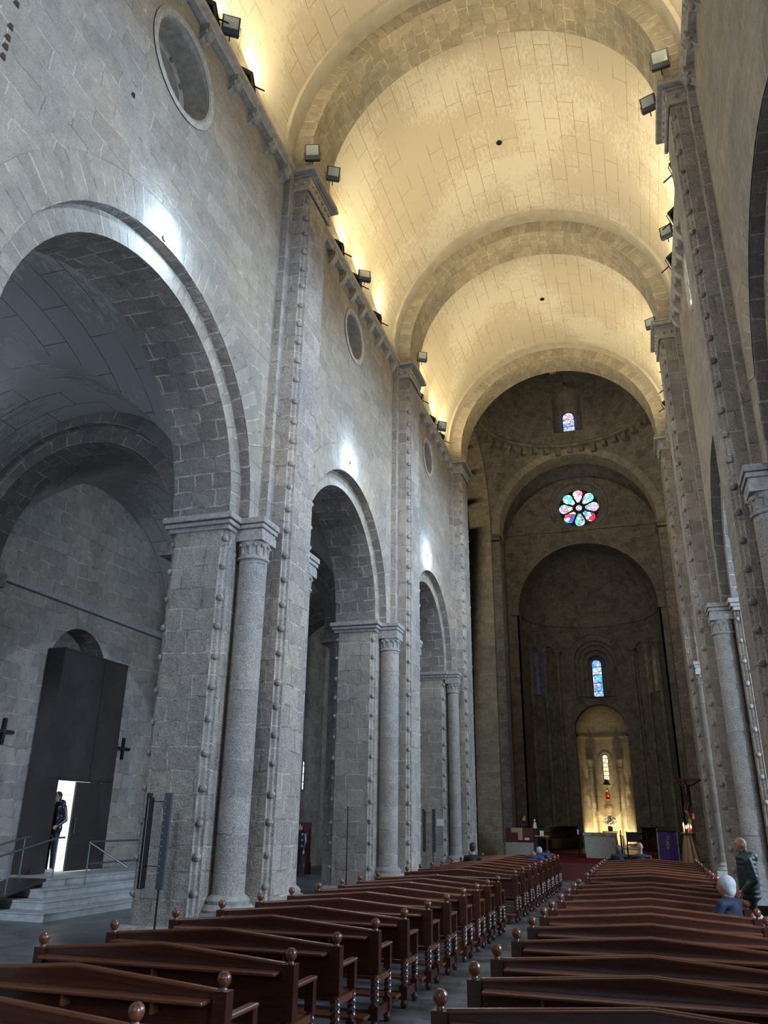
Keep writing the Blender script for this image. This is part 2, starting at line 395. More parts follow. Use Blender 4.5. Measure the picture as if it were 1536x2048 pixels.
for side in ('left', 'right'):
    XW, XI, XB = lx(side, 0.5), lx(side, 0.70), lx(side, 1.84)
    mb = MB()
    fW = lambda u, z: (XW, u, z); fI = lambda u, z: (XI, u, z); fB = lambda u, z: (XB, u, z)
    holes = [arch_hole(yc, ro, Z_SPR, Z_IMP) for yc, ri, ro in ARCH] + [round_hole(yc, r, zc) for yc, r, zc in OCUL]
    strip_wall(mb, fW, Y_W, Y_E, Z_IMP, Z_VS, holes, M['wall'])
    holes = [arch_hole(yc, ri, Z_SPR, Z_IMP) for yc, ri, ro in ARCH]
    strip_wall(mb, fB, Y_W, Y_E, Z_IMP, 10.9, holes, M['pier'])
    for yc, ri, ro in ARCH:
        A = arch_line(yc, ro, Z_SPR, Z_IMP, 32); B = arch_line(yc, ri, Z_SPR, Z_IMP, 32)
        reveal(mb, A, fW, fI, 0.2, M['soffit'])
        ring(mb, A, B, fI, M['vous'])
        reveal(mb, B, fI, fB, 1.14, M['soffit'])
        # face ring of voussoirs, standing a finger proud of the wall
        sg = 1 if side == 'left' else -1
        fV = lambda u, z: (XW + sg*0.012, u, z)
        A2 = arch_line(yc, ro, Z_SPR, Z_IMP+0.02, 32); O2 = arch_line(yc, ro+0.62, Z_SPR, Z_IMP+0.02, 32)
        lim = [(u, z) for u, z in O2]
        nA = len(A2)
        L = 0
        for i in range(nA-1):     # only the part of the ring clear of the pilasters
            if A2[i][1] < Z_SPR+0.5 or A2[i+1][1] < Z_SPR+0.5: continue
            q = [A2[i], A2[i+1], O2[i+1], O2[i]]
            lo = min(p[0] for p in q); hi = max(p[0] for p in q)
            if any(abs(p[0]-pc) < 0.83 for p in q for pc in BAYS_PIER): continue
            d = math.hypot(A2[i+1][0]-A2[i][0], A2[i+1][1]-A2[i][1])
            mb.face([fV(*q[0]), fV(*q[1]), fV(*q[2]), fV(*q[3])], [(L, 0), (L+d, 0), (L+d, .62), (L, .62)], M['vous']); L += d
    # round windows high in the wall: splayed stone reveal, inner ring, dark glass
    for yc, r, zc in OCUL:
        circ = lambda rr, n=32: [(yc-rr*math.cos(2*PI*i/n), zc+rr*math.sin(2*PI*i/n)) for i in range(n+1)]
        sg = -1 if side == 'left' else 1
        pf = [(r+0.16, -0.02*1), (r+0.10, -0.05), (r+0.04, -0.02), (r, 0.03), (r*0.97, 0.5), (r*0.78, 0.5), (r*0.74, 0.62), (r*0.5, 0.64)]
        for (r1, d1), (r2, d2) in zip(pf, pf[1:]):
            P1, P2 = circ(r1), circ(r2)
            for i in range(32):
                mb.face([(XW+sg*d1, *P1[i]), (XW+sg*d1, *P1[i+1]), (XW+sg*d2, *P2[i+1]), (XW+sg*d2, *P2[i])], [(0, i*.1), (0, i*.1+.1), (.3, i*.1+.1), (.3, i*.1)], M['carved'])
        for k in range(10):
            a = 2*PI*k/10
            mb.ball((XW+sg*0.5, yc+r*0.87*math.cos(a), zc+r*0.87*math.sin(a)), 0.05, 5, M['soffit'])
        P1 = circ(r*0.5)
        mb.face([(XW+sg*0.64, *p) for p in P1[:-1]], None, M['void'])
    struct(mb, 'wall_'+side, 'grey ashlar nave wall with round arches and round windows on the '+side)

    # cornice along the wall: roll above a flat fillet
    mb = MB()
    sg = 1 if side == 'left' else -1
    prof = [(0, Z_COR0), (0.14, Z_COR0), (0.16, Z_COR0+0.04), (0.20, Z_COR0+0.06), (0.235, Z_COR0+0.10), (0.235, Z_COR0+0.15), (0.20, Z_COR0+0.17), (0.22, Z_COR0+0.18), (0.22, Z_COR), (0.0, Z_COR)]
    for a, b in ((Y_W, 3.03), (4.17, 12.43), (13.57, 20.70), (21.84, 28.33)):
        mb.grid([[(XW+sg*d, y, z) for y in (a, b)] for d, z in prof], [[(y, z) for y in (a, b)] for d, z in prof])
    o = struct(mb, 'trim_1' if side == 'left' else 'trim_2', 'moulded stone cornice running below the vault along the '+side+' wall', M['carved'], 40)

mb = MB()
for y, z in ((4.92, 10.96), (4.92, 10.57), (4.92, 10.39), (4.92, 10.24), (4.92, 10.08), (7.12, 11.92)):
    mb.face([(-6.298, y-.045, z), (-6.298, y+.045, z), (-6.298, y+.03, z+.09), (-6.298, y-.02, z+.08)])
struct(mb, 'trim_6', 'small dark putlog holes in the left nave wall', M['void'])
# the vault: plastered barrel in three visible bays, with plaster bands beside the stone arches
def vault_profile(r, n=48, z0=None):
    P = [(XC-r*math.cos(PI*i/n), Z_VS+r*math.sin(PI*i/n)) for i in range(n+1)]
    if z0 is not None: P = [(XC-r, z0)] + P + [(XC+r, z0)]
    return P
mb = MB()
P = vault_profile(4.254, 64, 15.3)
for a, b in ((Y_W, 3.03), (4.17, 12.43), (13.57, 20.70), (21.84, 28.33)):
    L = 0
    ys = [a+(b-a)*i/8 for i in range(9)]
    for i in range(len(P)-1):
        d = math.hypot(P[i+1][0]-P[i][0], P[i+1][1]-P[i][1])
        for y0, y1 in zip(ys, ys[1:]):
            mb.face([(P[i][0], y0, P[i][1]), (P[i][0], y1, P[i][1]), (P[i+1][0], y1, P[i+1][1]), (P[i+1][0], y0, P[i+1][1])], [(y0, L), (y1, L), (y1, L+d), (y0, L+d)])
        L += d
struct(mb, 'ceiling', 'cream plastered stone barrel vault over the nave', M['plaster'], 30)
# small dark sounding holes in the crown of the vault
for (hx, hy) in ((-2.2, 17.3), (-1.9, 25.0)):
    mb = MB(); hz = Z_VS+math.sqrt(4.254**2-(hx-XC)**2)
    mb.tube([(hx, hy, hz-0.02), (hx, hy, hz+0.05)], 0.085, 12)
    tag(struct(mb, 'trim_3' if hy < 20 else 'trim_4', 'small dark bell-rope hole in the vault plaster', M['void']))

n_arch = 0
for k, yc in enumerate(BAYS_PIER):
    mb = MB(); ya, yb = yc-0.57, yc+0.57
    A = vault_profile(3.754, 48, Z_COR); B = vault_profile(4.27, 48, Z_COR)
    for y in (ya, yb):
        f = lambda u, z: (u, y, z)
        ring(mb, A, B, f, M['vous'])
    reveal(mb, A, lambda u, z: (u, ya, z), lambda u, z: (u, yb, z), yb-ya, M['vsoffit'])
    # plaster band where the web meets the arch
    for y0, y1 in (((ya-0.42, ya),) if k else ((yb, yb+0.42),)):
        Bi = vault_profile(4.16, 48, Z_COR); Bo = vault_profile(4.254, 48, Z_COR)
        ring(mb, Bi, Bo, lambda u, z: (u, y0 if k else y1, z), M['plaster_band'])
        reveal(mb, Bi, lambda u, z: (u, y0, z), lambda u, z: (u, y1, z), 0.4, M['plaster_band'])
    where = ['above the camera', 'nearest in view', 'middle of the nave', 'farthest, at the crossing'][k]
    o = mb.build('transverse_arch', None, None, 30)
    tag(o, 'round stone arch spanning under the vault, '+where, 'arch', 'transverse arches of the nave vault')

# compound piers
def studs(mb, x, y, z0, z1, step=0.45, r=0.06):
    k = int((z1-z0)/step)
    for i in range(k+1):
        mb.ball((x+random.uniform(-.006, .006), y, z0+i*(z1-z0)/k+random.uniform(-.03, .03)), r*random.uniform(.9, 1.1), 5)
def pier(side, yc, hA, hB, label, off=0.0, full=True):
    X = lambda s: lx(side, s)
    t = thing('compound_pier', label, 'pier', (0, 0, 0), 0, 'compound piers of the nave')
    sg = -1 if side == 'left' else 1
    # nave pilaster with grooved corners
    def poly(s0, s1, y0, y1, c0=True, c1=False, c=0.12):
        p = []
        def corner(s, y, ds, dy):   # stepped groove
            return [(X(s), y+dy*c), (X(s+ds*c*0.35), y+dy*c*0.9), (X(s+ds*c*0.5), y+dy*c*0.5), (X(s+ds*c*0.9), y+dy*c*0.35), (X(s+ds*c), y)]
        a = corner(s0, y0, 1, 1); b = corner(s0, y1, 1, -1)
        p += a[::-1] if c0 else [(X(s0), y0)]
        p += b if c0 else [(X(s0), y1)]
        if c1:
            p += corner(s1, y1, -1, -1)[::-1]; p += corner(s1, y0, -1, 1)
        else: p += [(X(s1), y1), (X(s1), y0)]
        return p
    mb = MB(); mb.prism(poly(off, 0.72, yc-0.57, yc+0.57), 0.35, 14.78)
    mb.box(X(off+0.02), X(0.7), yc-0.55, yc+0.55, 14.7, Z_COR)
    for y in (yc-0.515, yc+0.515): studs(mb, X(off+0.055), y, 0.9, 14.6)
    mb.build('nave_pilaster', M['pier'], t, 35)
    mb = MB(); mb.prism(poly(0.70, 1.84, yc-hA, yc+hB, True, True), 0.3, Z_IMP0)
    for y in (yc-hA+0.055, yc+hB-0.055):
        studs(mb, X(0.755), y, 0.8, 6.4, 0.5); studs(mb, X(1.785), y, 0.8, 6.4, 0.5)
    mb.build('arch_pilaster', M['pier'], t, 35)
    # backing strip above the arcade capitals
    mb = MB(); mb.box(X(0.36), X(0.52), yc-0.81, yc+0.81, Z_IMP, Z_COR0)
    mb.build('backing_strip', M['pier'], t)
    # corner columns
    for d in (-1, 1):
        h = hA if d < 0 else hB
        cy = yc + d*(0.57+min(0.42, (h-0.57)*0.55)); cx = X(0.46); r = 0.25 if h > 1.3 else 0.2
        mb = MB()
        mb.lathe(cx, cy, [(r+.01, 0.75), (r, 0.85), (r, 6.12)], 24)
        col = mb.build('column', M['column'], t, 40)
        mb = MB()
        mb.lathe(cx, cy, [(r+.0, 6.1), (r+.035, 6.12), (r+.035, 6.16), (r+.005, 6.18), (r+.0, 6.28), (r+.025, 6.42), (r+.03, 6.5)], 24)
        q = r+0.035; mb.box(cx-q, cx+q, cy-q, cy+q, 6.44, 6.60)
        for i in range(12):
            a = 2*PI*i/12
            mb.ball((cx+(r+.025)*math.cos(a), cy+(r+.025)*math.sin(a), 6.37), 0.036, 4)
            mb.tube([(cx+(r+.006)*math.cos(a+.2), cy+(r+.006)*math.sin(a+.2), 6.2), (cx+(r+.016)*math.cos(a+.2), cy+(r+.016)*math.sin(a+.2), 6.35)], 0.018, 5)
        mb.build('capital', M['carvedg'], col, 40)
        mb = MB()
        mb.lathe(cx, cy, [(r+.16, 0.55), (r+.17, 0.60), (r+.13, 0.66), (r+.08, 0.67), (r+.09, 0.72), (r+.04, 0.78), (r, 0.8)], 24)
        mb.box(cx-r-.17, cx+r+.17, cy-r-.17, cy+r+.17, 0.3, 0.56)
        mb.build('base', M['carvedg'], col, 40)
    # impost mouldings
    mb = MB()
    for z0, z1, e in ((Z_IMP0, Z_IMP0+0.08, 0.03), (Z_IMP0+0.08, Z_IMP0+0.16, 0.08), (Z_IMP0+0.17, Z_IMP, 0.12)):
        mb.box(X(0.70-e), X(1.84+e), yc-hA-e, yc+hB+e, z0, z1)
        for d in (-1, 1):
            h = hA if d < 0 else hB
            cy = yc + d*(0.57+min(0.42, (h-0.57)*0.55)); q = (0.26 if h > 1.3 else .21)+e*.55
            mb.box(X(0.46)-q, X(0.46)+q, cy-q, cy+q, z0, z1)
    mb.build('impost', M['carvedg'], t, bevel=0.015)
    # plinth
    mb = MB()
    mb.box(X(off-0.10), X(0.7), yc-0.68, yc+0.68, 0, 0.40)
    mb.box(X(0.55), X(1.98), yc-hA-0.16, yc+hB+0.16, 0, 0.38)
    mb.build('plinth', M['carvedg'], t, bevel=0.09)
    # carved frieze and cornice at the top of the pilaster
    mb = MB()
    mb.box(X(off-0.03), X(0.5), yc-0.60, yc+0.60, 14.86, Z_COR0)
    for i in range(6): mb.ball((X(off-0.035), yc-0.47+i*0.188, 15.04), 0.055, 5)
    for y in (yc-0.605, yc+0.605):
        for i in range(2): mb.ball((X(off+0.12+i*.2), y, 15.04), 0.05, 5)
    mb.tube([(X(off-0.03), yc-0.6, 14.84), (X(off-0.03), yc+0.6, 14.84)], 0.04, 6)
    mb.build('frieze', M['carved'], t, 50)
    mb = MB()
    for z0, z1, e in ((Z_COR0, Z_COR0+0.05, 0.08), (Z_COR0+0.05, Z_COR0+0.15, 0.19), (Z_COR0+0.165, Z_COR, 0.17)):
        mb.box(X(off-e), X(0.5), yc-0.57-e, yc+0.57+e, z0, z1)
    mb.build('cornice', M['carved'], t, bevel=0.03)
    # aisle-side respond carrying the arch across the aisle
    mb = MB()
    mb.box(X(1.84), X(2.30), yc-0.50, yc+0.50, 0.3, Z_IMP0)
    mb.lathe(X(2.34), yc, [(0.24, 0.3), (0.24, Z_IMP0-.1), (0.33, Z_IMP0)], 20)
    mb.box(X(1.84), X(2.72), yc-0.56, yc+0.56, Z_IMP0, Z_IMP)
    mb.build('aisle_respond', M['pier'], t, 40)
    return t
names = ['first', 'nearest', 'second', 'third']
for side in ('left', 'right'):
    offs = {'left': [0, 0, 0, 0], 'right': [0, 0.03, -0.066, 0.06]}[side]
    for k, yc in enumerate(BAYS_PIER):
        hA = 1.57 if k < 3 else 1.15
        lab = 'tall granite compound pier on the %s side, %s' % (side, ['beside the camera', 'the nearest in view', 'the middle one in view', 'the farthest one, before the crossing'][k])
        pier(side, yc, hA, 1.57 if k < 3 else 0.9, lab, offs[k])

# aisles: outer walls, vault cells, arches across
def aisle(side):
    X = lambda x: x if side == 'left' else -4.112-x
    mb = MB(); XO = X(-13.75)
    holes = []
    if side == 'left':
        holes = [arch_hole(17.1, 1.15, 5.3, 0.64), arch_hole(32.33, 0.13, 4.05, 3.0)]
        fo = lambda u, z: (XO, u, z)
        strip_wall(mb, fo, Y_W, 38.1, 0, 11.2, holes, M['pier'])
        A = arch_line(17.1, 1.15, 5.3, 0.64)
        reveal(mb, A, fo, lambda u, z: (XO-1.3, u, z), 1.3, M['soffit'])
        A = arch_line(32.33, 0.13, 4.05, 3.0); B = arch_line(32.33, 0.11, 4.05, 3.02)
        reveal(mb, A, fo, lambda u, z: (XO-0.5, u, z), 0.5, M['soffit'])
    else:
        for yy in (-2.0, 8.6, 17.1, 25.3): holes.append(arch_hole(yy, 1.1, 6.5, 3.6))
        strip_wall(mb, lambda u, z: (XO, u, z), Y_W, 38.1, 0, 11.2, holes, M['pier'])
    # ledge
    s = 1 if side == 'left' else -1
    for a, b in ((4.1, 12.6), (13.6, 20.8), (21.9, 28.4)):
        mb.box(XO, XO+s*0.16, a, b, 6.92, 7.10, M['carvedg'])
    for yc in BAYS_PIER[:]:
        mb.box(XO, XO+s*0.48, yc-0.5, yc+0.5, 0, Z_IMP0, M['pier'])
        mb.box(XO, XO+s*0.60, yc-0.56, yc+0.56, Z_IMP0, Z_IMP, M['carvedg'])
    struct(mb, 'wall_'+('north_aisle' if side == 'left' else 'south_aisle'), 'grey block wall of the %s aisle' % side)
    # groined cells
    mb = MB(); x0, x1 = -13.75, -7.65; xm = (x0+x1)/2; hx = (x1-x0)/2
    ends = [(Y_W, 3.1), (4.1, 12.5), (13.5, 20.77), (21.77, 28.4)]
    for a, b in ends:
        ym = (a+b)/2; hy = (b-a)/2; n1, n2 = 28, 32
        G = []; U = []
        for i in range(n1+1):
            x = xm - hx*math.cos(PI*i/n1); row = []; ru = []
            for j in range(n2+1):
                y = ym - hy*math.cos(PI*j/n2)
                zx = 3.05*math.sqrt(max(0, 1-((x-xm)/hx)**2)); zy = 3.4*math.sqrt(max(0, 1-((y-ym)/hy)**2))
                row.append((X(x), y, Z_SPR+max(zx, zy))); ru.append((x, y) if zx > zy else (y, x))
            G.append(row); U.append(ru)
        for i in range(n1):
            for j in range(n2):
                q = [G[i][j], G[i+1][j], G[i+1][j+1], G[i][j+1]]
                mb.face(q, [(U[i][j][0]*.8, U[i][j][1]*.8), (U[i+1][j][0]*.8, U[i+1][j][1]*.8), (U[i+1][j+1][0]*.8, U[i+1][j+1][1]*.8), (U[i][j+1][0]*.8, U[i][j+1][1]*.8)])
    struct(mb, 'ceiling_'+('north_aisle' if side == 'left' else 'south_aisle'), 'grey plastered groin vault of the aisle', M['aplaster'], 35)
    for k, yc in enumerate(BAYS_PIER):
        mb = MB(); cx = -10.85
        for r1, r2, h in ((2.42, 2.80, 0.36), (2.80, 3.5, 0.50)):
            A = arch_line(cx, r1, Z_SPR, Z_IMP, 32); B = arch_line(cx, r2, Z_SPR, Z_IMP, 32)
            for y in (yc-h, yc+h):
                f = lambda u, z: (X(u), y, z)
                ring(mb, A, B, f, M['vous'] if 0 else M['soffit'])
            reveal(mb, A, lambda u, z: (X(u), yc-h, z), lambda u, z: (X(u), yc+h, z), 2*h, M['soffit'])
        o = mb.build('aisle_arch', None, None, 30)
        tag(o, 'grey stone arch across the %s aisle %s' % (side, ['beside the camera', 'behind the nearest pier', 'behind the middle pier', 'behind the farthest pier'][k]), 'arch', 'arches across the aisles')
aisle('left'); aisle('right')

# ------------------------------------------------------------------ crossing, chancel and apse
CX, CY, R4 = XC, 33.85, 4.25
mb = MB()
def plane_y(y): return lambda u, z: (u, y, z)
# east arch of the crossing
A = arch_line(XC, 3.86, Z_VS, 15.4, 40); B = arch_line(XC, 4.25, Z_VS, 15.4, 40)
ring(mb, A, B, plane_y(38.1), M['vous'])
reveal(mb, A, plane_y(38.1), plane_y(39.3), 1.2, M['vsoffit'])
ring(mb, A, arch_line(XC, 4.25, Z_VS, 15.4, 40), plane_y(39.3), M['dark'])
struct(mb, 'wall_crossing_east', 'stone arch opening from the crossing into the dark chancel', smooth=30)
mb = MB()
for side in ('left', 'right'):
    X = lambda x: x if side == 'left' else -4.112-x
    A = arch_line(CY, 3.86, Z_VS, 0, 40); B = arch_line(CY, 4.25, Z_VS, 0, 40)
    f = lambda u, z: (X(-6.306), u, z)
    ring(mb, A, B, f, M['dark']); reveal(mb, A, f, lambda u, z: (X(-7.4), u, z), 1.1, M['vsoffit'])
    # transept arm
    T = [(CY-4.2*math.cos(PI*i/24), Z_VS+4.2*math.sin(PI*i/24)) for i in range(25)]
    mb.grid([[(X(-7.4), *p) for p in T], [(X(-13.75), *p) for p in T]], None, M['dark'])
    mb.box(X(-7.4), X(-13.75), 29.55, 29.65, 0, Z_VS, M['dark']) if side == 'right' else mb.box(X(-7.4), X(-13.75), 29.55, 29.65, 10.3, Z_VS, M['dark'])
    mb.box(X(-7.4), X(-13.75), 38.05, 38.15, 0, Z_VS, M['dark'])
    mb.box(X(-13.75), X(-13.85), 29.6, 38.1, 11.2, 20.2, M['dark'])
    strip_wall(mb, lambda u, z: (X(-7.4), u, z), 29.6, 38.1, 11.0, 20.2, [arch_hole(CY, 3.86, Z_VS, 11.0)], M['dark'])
struct(mb, 'wall_transept', 'dark stone walls of the transept arms', smooth=30)
mb = MB()    # pendentives
for q in range(4):
    rows = []; UV = []
    for i in range(13):
        z = Z_VS + 4.25*i/12; rho = math.sqrt(max(0, 36.125-(z-Z_VS)**2))
        lim = math.acos(min(1, 4.25/rho)); row = []; ru = []
        for j in range(17):
            a = q*PI/2 + lim + (PI/2-2*lim)*j/16
            row.append((CX+rho*math.cos(a), CY+rho*math.sin(a), z)); ru.append((a*4.5, z))
        rows.append(row); UV.append(ru)
    mb.grid(rows, UV)
# drum with its window and the dome
circ = lambda u, z, r=4.15: (CX+r*math.sin(u/4.15), CY+r*math.cos(u/4.15), z)
strip_wall(mb, circ, -PI*4.15, PI*4.15, 20.15, 23.9, [arch_hole(0, 0.75, 22.9, 20.95)], None, 0.4)
rows = []; UV = []
for i in range(17):
    t = PI/2*i/16
    rows.append([(CX+4.15*math.cos(t)*math.sin(2*PI*j/64), CY+4.15*math.cos(t)*math.cos(2*PI*j/64), 23.9+3.6*math.sin(t)) for j in range(65)])
    UV.append([(j*0.4, i*0.38) for j in range(65)])
mb.grid(rows, UV)
Ao = arch_line(0, 0.75, 22.9, 20.95, 24); Ai = arch_line(0, 0.32, 22.32, 21.40, 24)
for i in range(len(Ao)-1):
    gi = lambda p: (CX+p[0], CY+5.25, p[1])
    mb.face([circ(*Ao[i]), circ(*Ao[i+1]), gi(Ai[i+1]), gi(Ai[i])], [(0, i*.2), (0, i*.2+.2), (1.2, i*.2+.2), (1.2, i*.2)])
mb.face([circ(-.75, 20.95), circ(.75, 20.95), gi((.32, 21.4)), gi((-.32, 21.4))])
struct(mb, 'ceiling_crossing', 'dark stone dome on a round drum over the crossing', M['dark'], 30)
mb = MB()    # ring of small blocks under the drum
mb.lathe(CX, CY, [(4.30, 20.02), (4.02, 20.06), (4.0, 20.16), (4.2, 20.18)], 72)
for i in range(44):
    a = 2*PI*i/44; c, s = math.cos(a), math.sin(a); h = 0.28 if i % 3 else 0.40
    def P3(r, t, z): return (CX+r*c-t*s, CY+r*s+t*c, z)
    q = [P3(4.10, -.12, 20.03), P3(4.10, .12, 20.03), P3(4.10, .12, 20.03-h), P3(4.10, -.12, 20.03-h)]
    b = [P3(4.40, -.12, 20.03), P3(4.40, .12, 20.03), P3(4.40, .12, 20.03-h), P3(4.40, -.12, 20.03-h)]
    mb.face(q); mb.face([q[0], q[3], b[3], b[0]]); mb.face([q[1], q[2], b[2], b[1]]); mb.face([q[2], q[3], b[3], b[2]])
struct(mb, 'trim_5', 'ring of small stone blocks at the foot of the dome', M['dark'], 30)

# chancel walls and vault
mb = MB()
for sx in (-1, 1):
    x = XC + sx*4.2
    mb.box(x, x+sx*0.1, 39.3, 42.0, 0, Z_VS)
T = [(XC-4.2*math.cos(PI*i/40), Z_VS+4.2*math.sin(PI*i/40)) for i in range(41)]
mb.grid([[(p[0], 39.3, p[1]) for p in T], [(p[0], 42.0, p[1]) for p in T]], [[(39.3, i*.33) for i in range(41)], [(42.0, i*.33) for i in range(41)]])
struct(mb, 'ceiling_chancel', 'dark barrel vault of the chancel', M['dark'], 30)

AR, AY = 3.6, 43.0
mb = MB(); ZA = 12.46
strip_wall(mb, plane_y(42.0), XC-4.2, XC+4.2, 0, 20.1, [arch_hole(XC, 3.6, ZA, 0), round_hole(XC, 1.45, 18.35)], None, 0.4)
mb.box(XC-4.2, XC+4.2, 41.9, 42.0, 16.82, 16.95)
# moulded ring of the apse arch
A = arch_line(XC, 3.6, ZA, ZA-.2, 40); B = arch_line(XC, 3.92, ZA, ZA-.2, 40)
ring(mb, A, B, plane_y(41.93)); reveal(mb, A, plane_y(41.93), plane_y(42.0), .07); reveal(mb, B, plane_y(41.93), plane_y(42.0), .07)
circr = lambda rr, n=40: [(XC-rr*math.cos(2*PI*i/n), 18.35+rr*math.sin(2*PI*i/n)) for i in range(n+1)]
for (r1, d1), (r2, d2) in zip([(1.62, 0), (1.58, -.05), (1.50, -.05), (1.45, 0), (1.40, .25), (1.30, .25), (1.24, .45)], [(1.58, -.05), (1.50, -.05), (1.45, 0), (1.40, .25), (1.30, .25), (1.24, .45), (1.10, .5)]):
    P1, P2 = circr(r1), circr(r2)
    for i in range(40):
        mb.face([(P1[i][0], 42+d1, P1[i][1]), (P1[i+1][0], 42+d1, P1[i+1][1]), (P2[i+1][0], 42+d2, P2[i+1][1]), (P2[i][0], 42+d2, P2[i][1])])
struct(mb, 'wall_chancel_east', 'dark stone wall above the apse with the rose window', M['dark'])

mb = MB()
fa = lambda u, z: (XC+AR*math.sin(u/AR), AY+AR*math.cos(u/AR), z)
HW = [(0.0, 1.2, 10.45, 8.45), (-62*PI/180*AR, 0.62, 10.45, 8.4), (62*PI/180*AR, 0.62, 10.45, 8.4)]
BL = [(s*a*PI/180*AR, r, zs) for s in (-1, 1) for a, r, zs in ((43.5, 0.30, 10.95),)]
holes = [arch_hole(u, r, zs, zb) for u, r, zs, zb in HW] + [arch_hole(0, 1.45, 6.62, 0.6)] + [arch_hole(u, r, zs, 5.6) for u, r, zs in BL]
strip_wall(mb, fa, -PI/2*AR, PI/2*AR, 0, ZA+.02, holes, None, 0.12)
for sx in (-1, 1): mb.box(XC+sx*AR, XC+sx*(AR+.1), 42.0, AY, 0, ZA, None)
rows = []; UV = []
for i in range(17):
    t = PI/2*i/16
    rows.append([(XC+AR*math.cos(t)*math.sin(-PI/2+PI*j/40), AY+AR*math.cos(t)*math.cos(-PI/2+PI*j/40), ZA+AR*math.sin(t)) for j in range(41)])
    UV.append([((-PI/2+PI*j/40)*AR, i*.35) for j in range(41)])
mb.grid(rows, UV)
T = [(XC-AR*math.cos(PI*i/32), ZA+AR*math.sin(PI*i/32)) for i in range(33)]
mb.grid([[(p[0], 42.0, p[1]) for p in T], [(p[0], AY, p[1]) for p in T]])
def local(th, d):
    O = (XC+AR*math.sin(th), AY+AR*math.cos(th))
    return lambda u, z: (O[0]+u*math.cos(th)+d*math.sin(th), O[1]-u*math.sin(th)+d*math.cos(th), z)
def nested(u0, orders, first, zs, zb):      # stepped orders going into the wall
    th = u0/AR
    A = arch_line(0, first, zs, zb, 24)
    f = lambda u, z: fa(u0+u, z); pr = first
    for r, d in orders:
        g = local(th, d); A = arch_line(0, pr, zs, zb, 24)
        reveal(mb, A, f, g, 0.2)
        B = arch_line(0, r, zs, zb, 24); ring(mb, A, B, g)
        mb.face([f(-pr, zb), f(pr, zb), g(pr, zb), g(-pr, zb)])
        # roll in the angle
        mb.tube([g(p[0]*0.985, zs+(p[1]-zs)*0.985 if p[1] > zs else p[1]) for p in A], 0.035, 6, None, cap=False)
        f = g; pr = r
    return f, pr
GL = []
f, r = nested(0.0, [(0.98, 0.14), (0.72, 0.30), (0.50, 0.46), (0.285, 1.0)], 1.2, 10.45, 8.45); GL.append(('c', f))
for sx in (-1, 1):
    f, r = nested(sx*62*PI/180*AR, [(0.46, 0.12), (0.24, 0.45)], 0.62, 10.45, 8.4); GL.append(('s%d' % sx, f))
for u, rr, zs in BL:
    th = u/AR; A = arch_line(0, rr, zs, 5.6, 16); f0 = lambda a, z: fa(u+a, z); g = local(th, 0.14)
    reveal(mb, A, f0, g, .14)
    for i in range(16):
        k = i+1
        mb.face([g(0, zs), g(*A[k]), g(*A[k+1])])
    mb.face([g(-rr, 5.6), g(rr, 5.6), g(rr, zs), g(-rr, zs)])
# outer hood ring over the middle window, string course
mb.tube([local(0, -0.16-0.0)(1.62*math.cos(PI*i/24), 10.45+1.62*math.sin(PI*i/24)) if 0 else fa(1.58*math.cos(PI*i/24), 10.45+1.58*math.sin(PI*i/24)) for i in range(25)], 0.05, 6, None, cap=False)
mb.tube([fa(-PI/2*AR+PI*AR*i/48, ZA) for i in range(49)], 0.07, 8, None, cap=False)
for s in (-1, 1):
    for a in (36, 51, 73):
        u = s*a*PI/180*AR; p = fa(u, 0); k = 0.97
        cx_, cy_ = XC+(p[0]-XC)*k, AY+(p[1]-AY)*k
        mb.lathe(cx_, cy_, [(0.11, 0.6), (0.11, 10.55), (0.14, 10.58), (0.12, 10.62), (0.17, 10.8), (0.24, 10.92), (0.24, 11.0)], 12)
# niche: small apse behind the altar
A = arch_line(0, 1.45, 6.62, 0.6, 24); gN = local(0, 0.25)
reveal(mb, A, lambda u, z: fa(u, z), gN, .25)
NR, NY = 1.38, AY+AR+0.25
ring(mb, A, arch_line(0, NR, 6.62, 0.6, 24), gN)
fn = lambda u, z: (XC+NR*math.sin(u/NR), NY+NR*math.cos(u/NR), z)
struct(mb, 'wall_apse', 'dark curved apse wall with blind arcade and deep windows', M['dark'])
mb = MB()
strip_wall(mb, fn, -PI/2*NR, PI/2*NR, 0.6, 6.62, [arch_hole(0, 0.17, 5.3, 4.1)], None, 0.08)
rows = [[(XC+NR*math.cos(t)*math.sin(-PI/2+PI*j/24), NY+NR*math.cos(t)*math.cos(-PI/2+PI*j/24), 6.60+1.42*math.sin(t)) for j in range(25)] for t in [PI/2*i/10 for i in range(11)]]
mb.grid(rows, [[(j*.18, i*.22) for j in range(25)] for i in range(11)])
mb.lathe(XC, NY, [(NR+.02, 6.30), (NR-.07, 6.33), (NR-.09, 6.42), (NR+.02, 6.47)], 24, None, 0, PI)
for a in (-38, 38):
    px, py = XC+(NR-.08)*math.sin(a*PI/180), NY+(NR-.08)*math.cos(a*PI/180)
    mb.lathe(px, py, [(0.12, 0.6), (0.12, 4.62), (0.145, 4.66), (0.12, 4.70), (0.16, 4.95), (0.22, 5.12), (0.22, 5.2)], 14)
mb.tube([fn(0.36*math.cos(PI*i/16), 5.22+0.36*math.sin(PI*i/16)) for i in range(17)], 0.045, 6, None, cap=False)
for sx in (-1, 1):
    mb.tube([fn(sx*.36, 3.75), fn(sx*.36, 5.22)], 0.045, 6)
M['niche'] = stone('niche_stone', (0.42, 0.36, 0.26), (0.35, 0.30, 0.215), (0.40, 0.34, 0.25), 0.5, 0.32, 0.01, 0.5, 0.12, 0.03)
struct(mb, 'wall_niche', 'warmly lit small apse behind the altar', M['niche'])

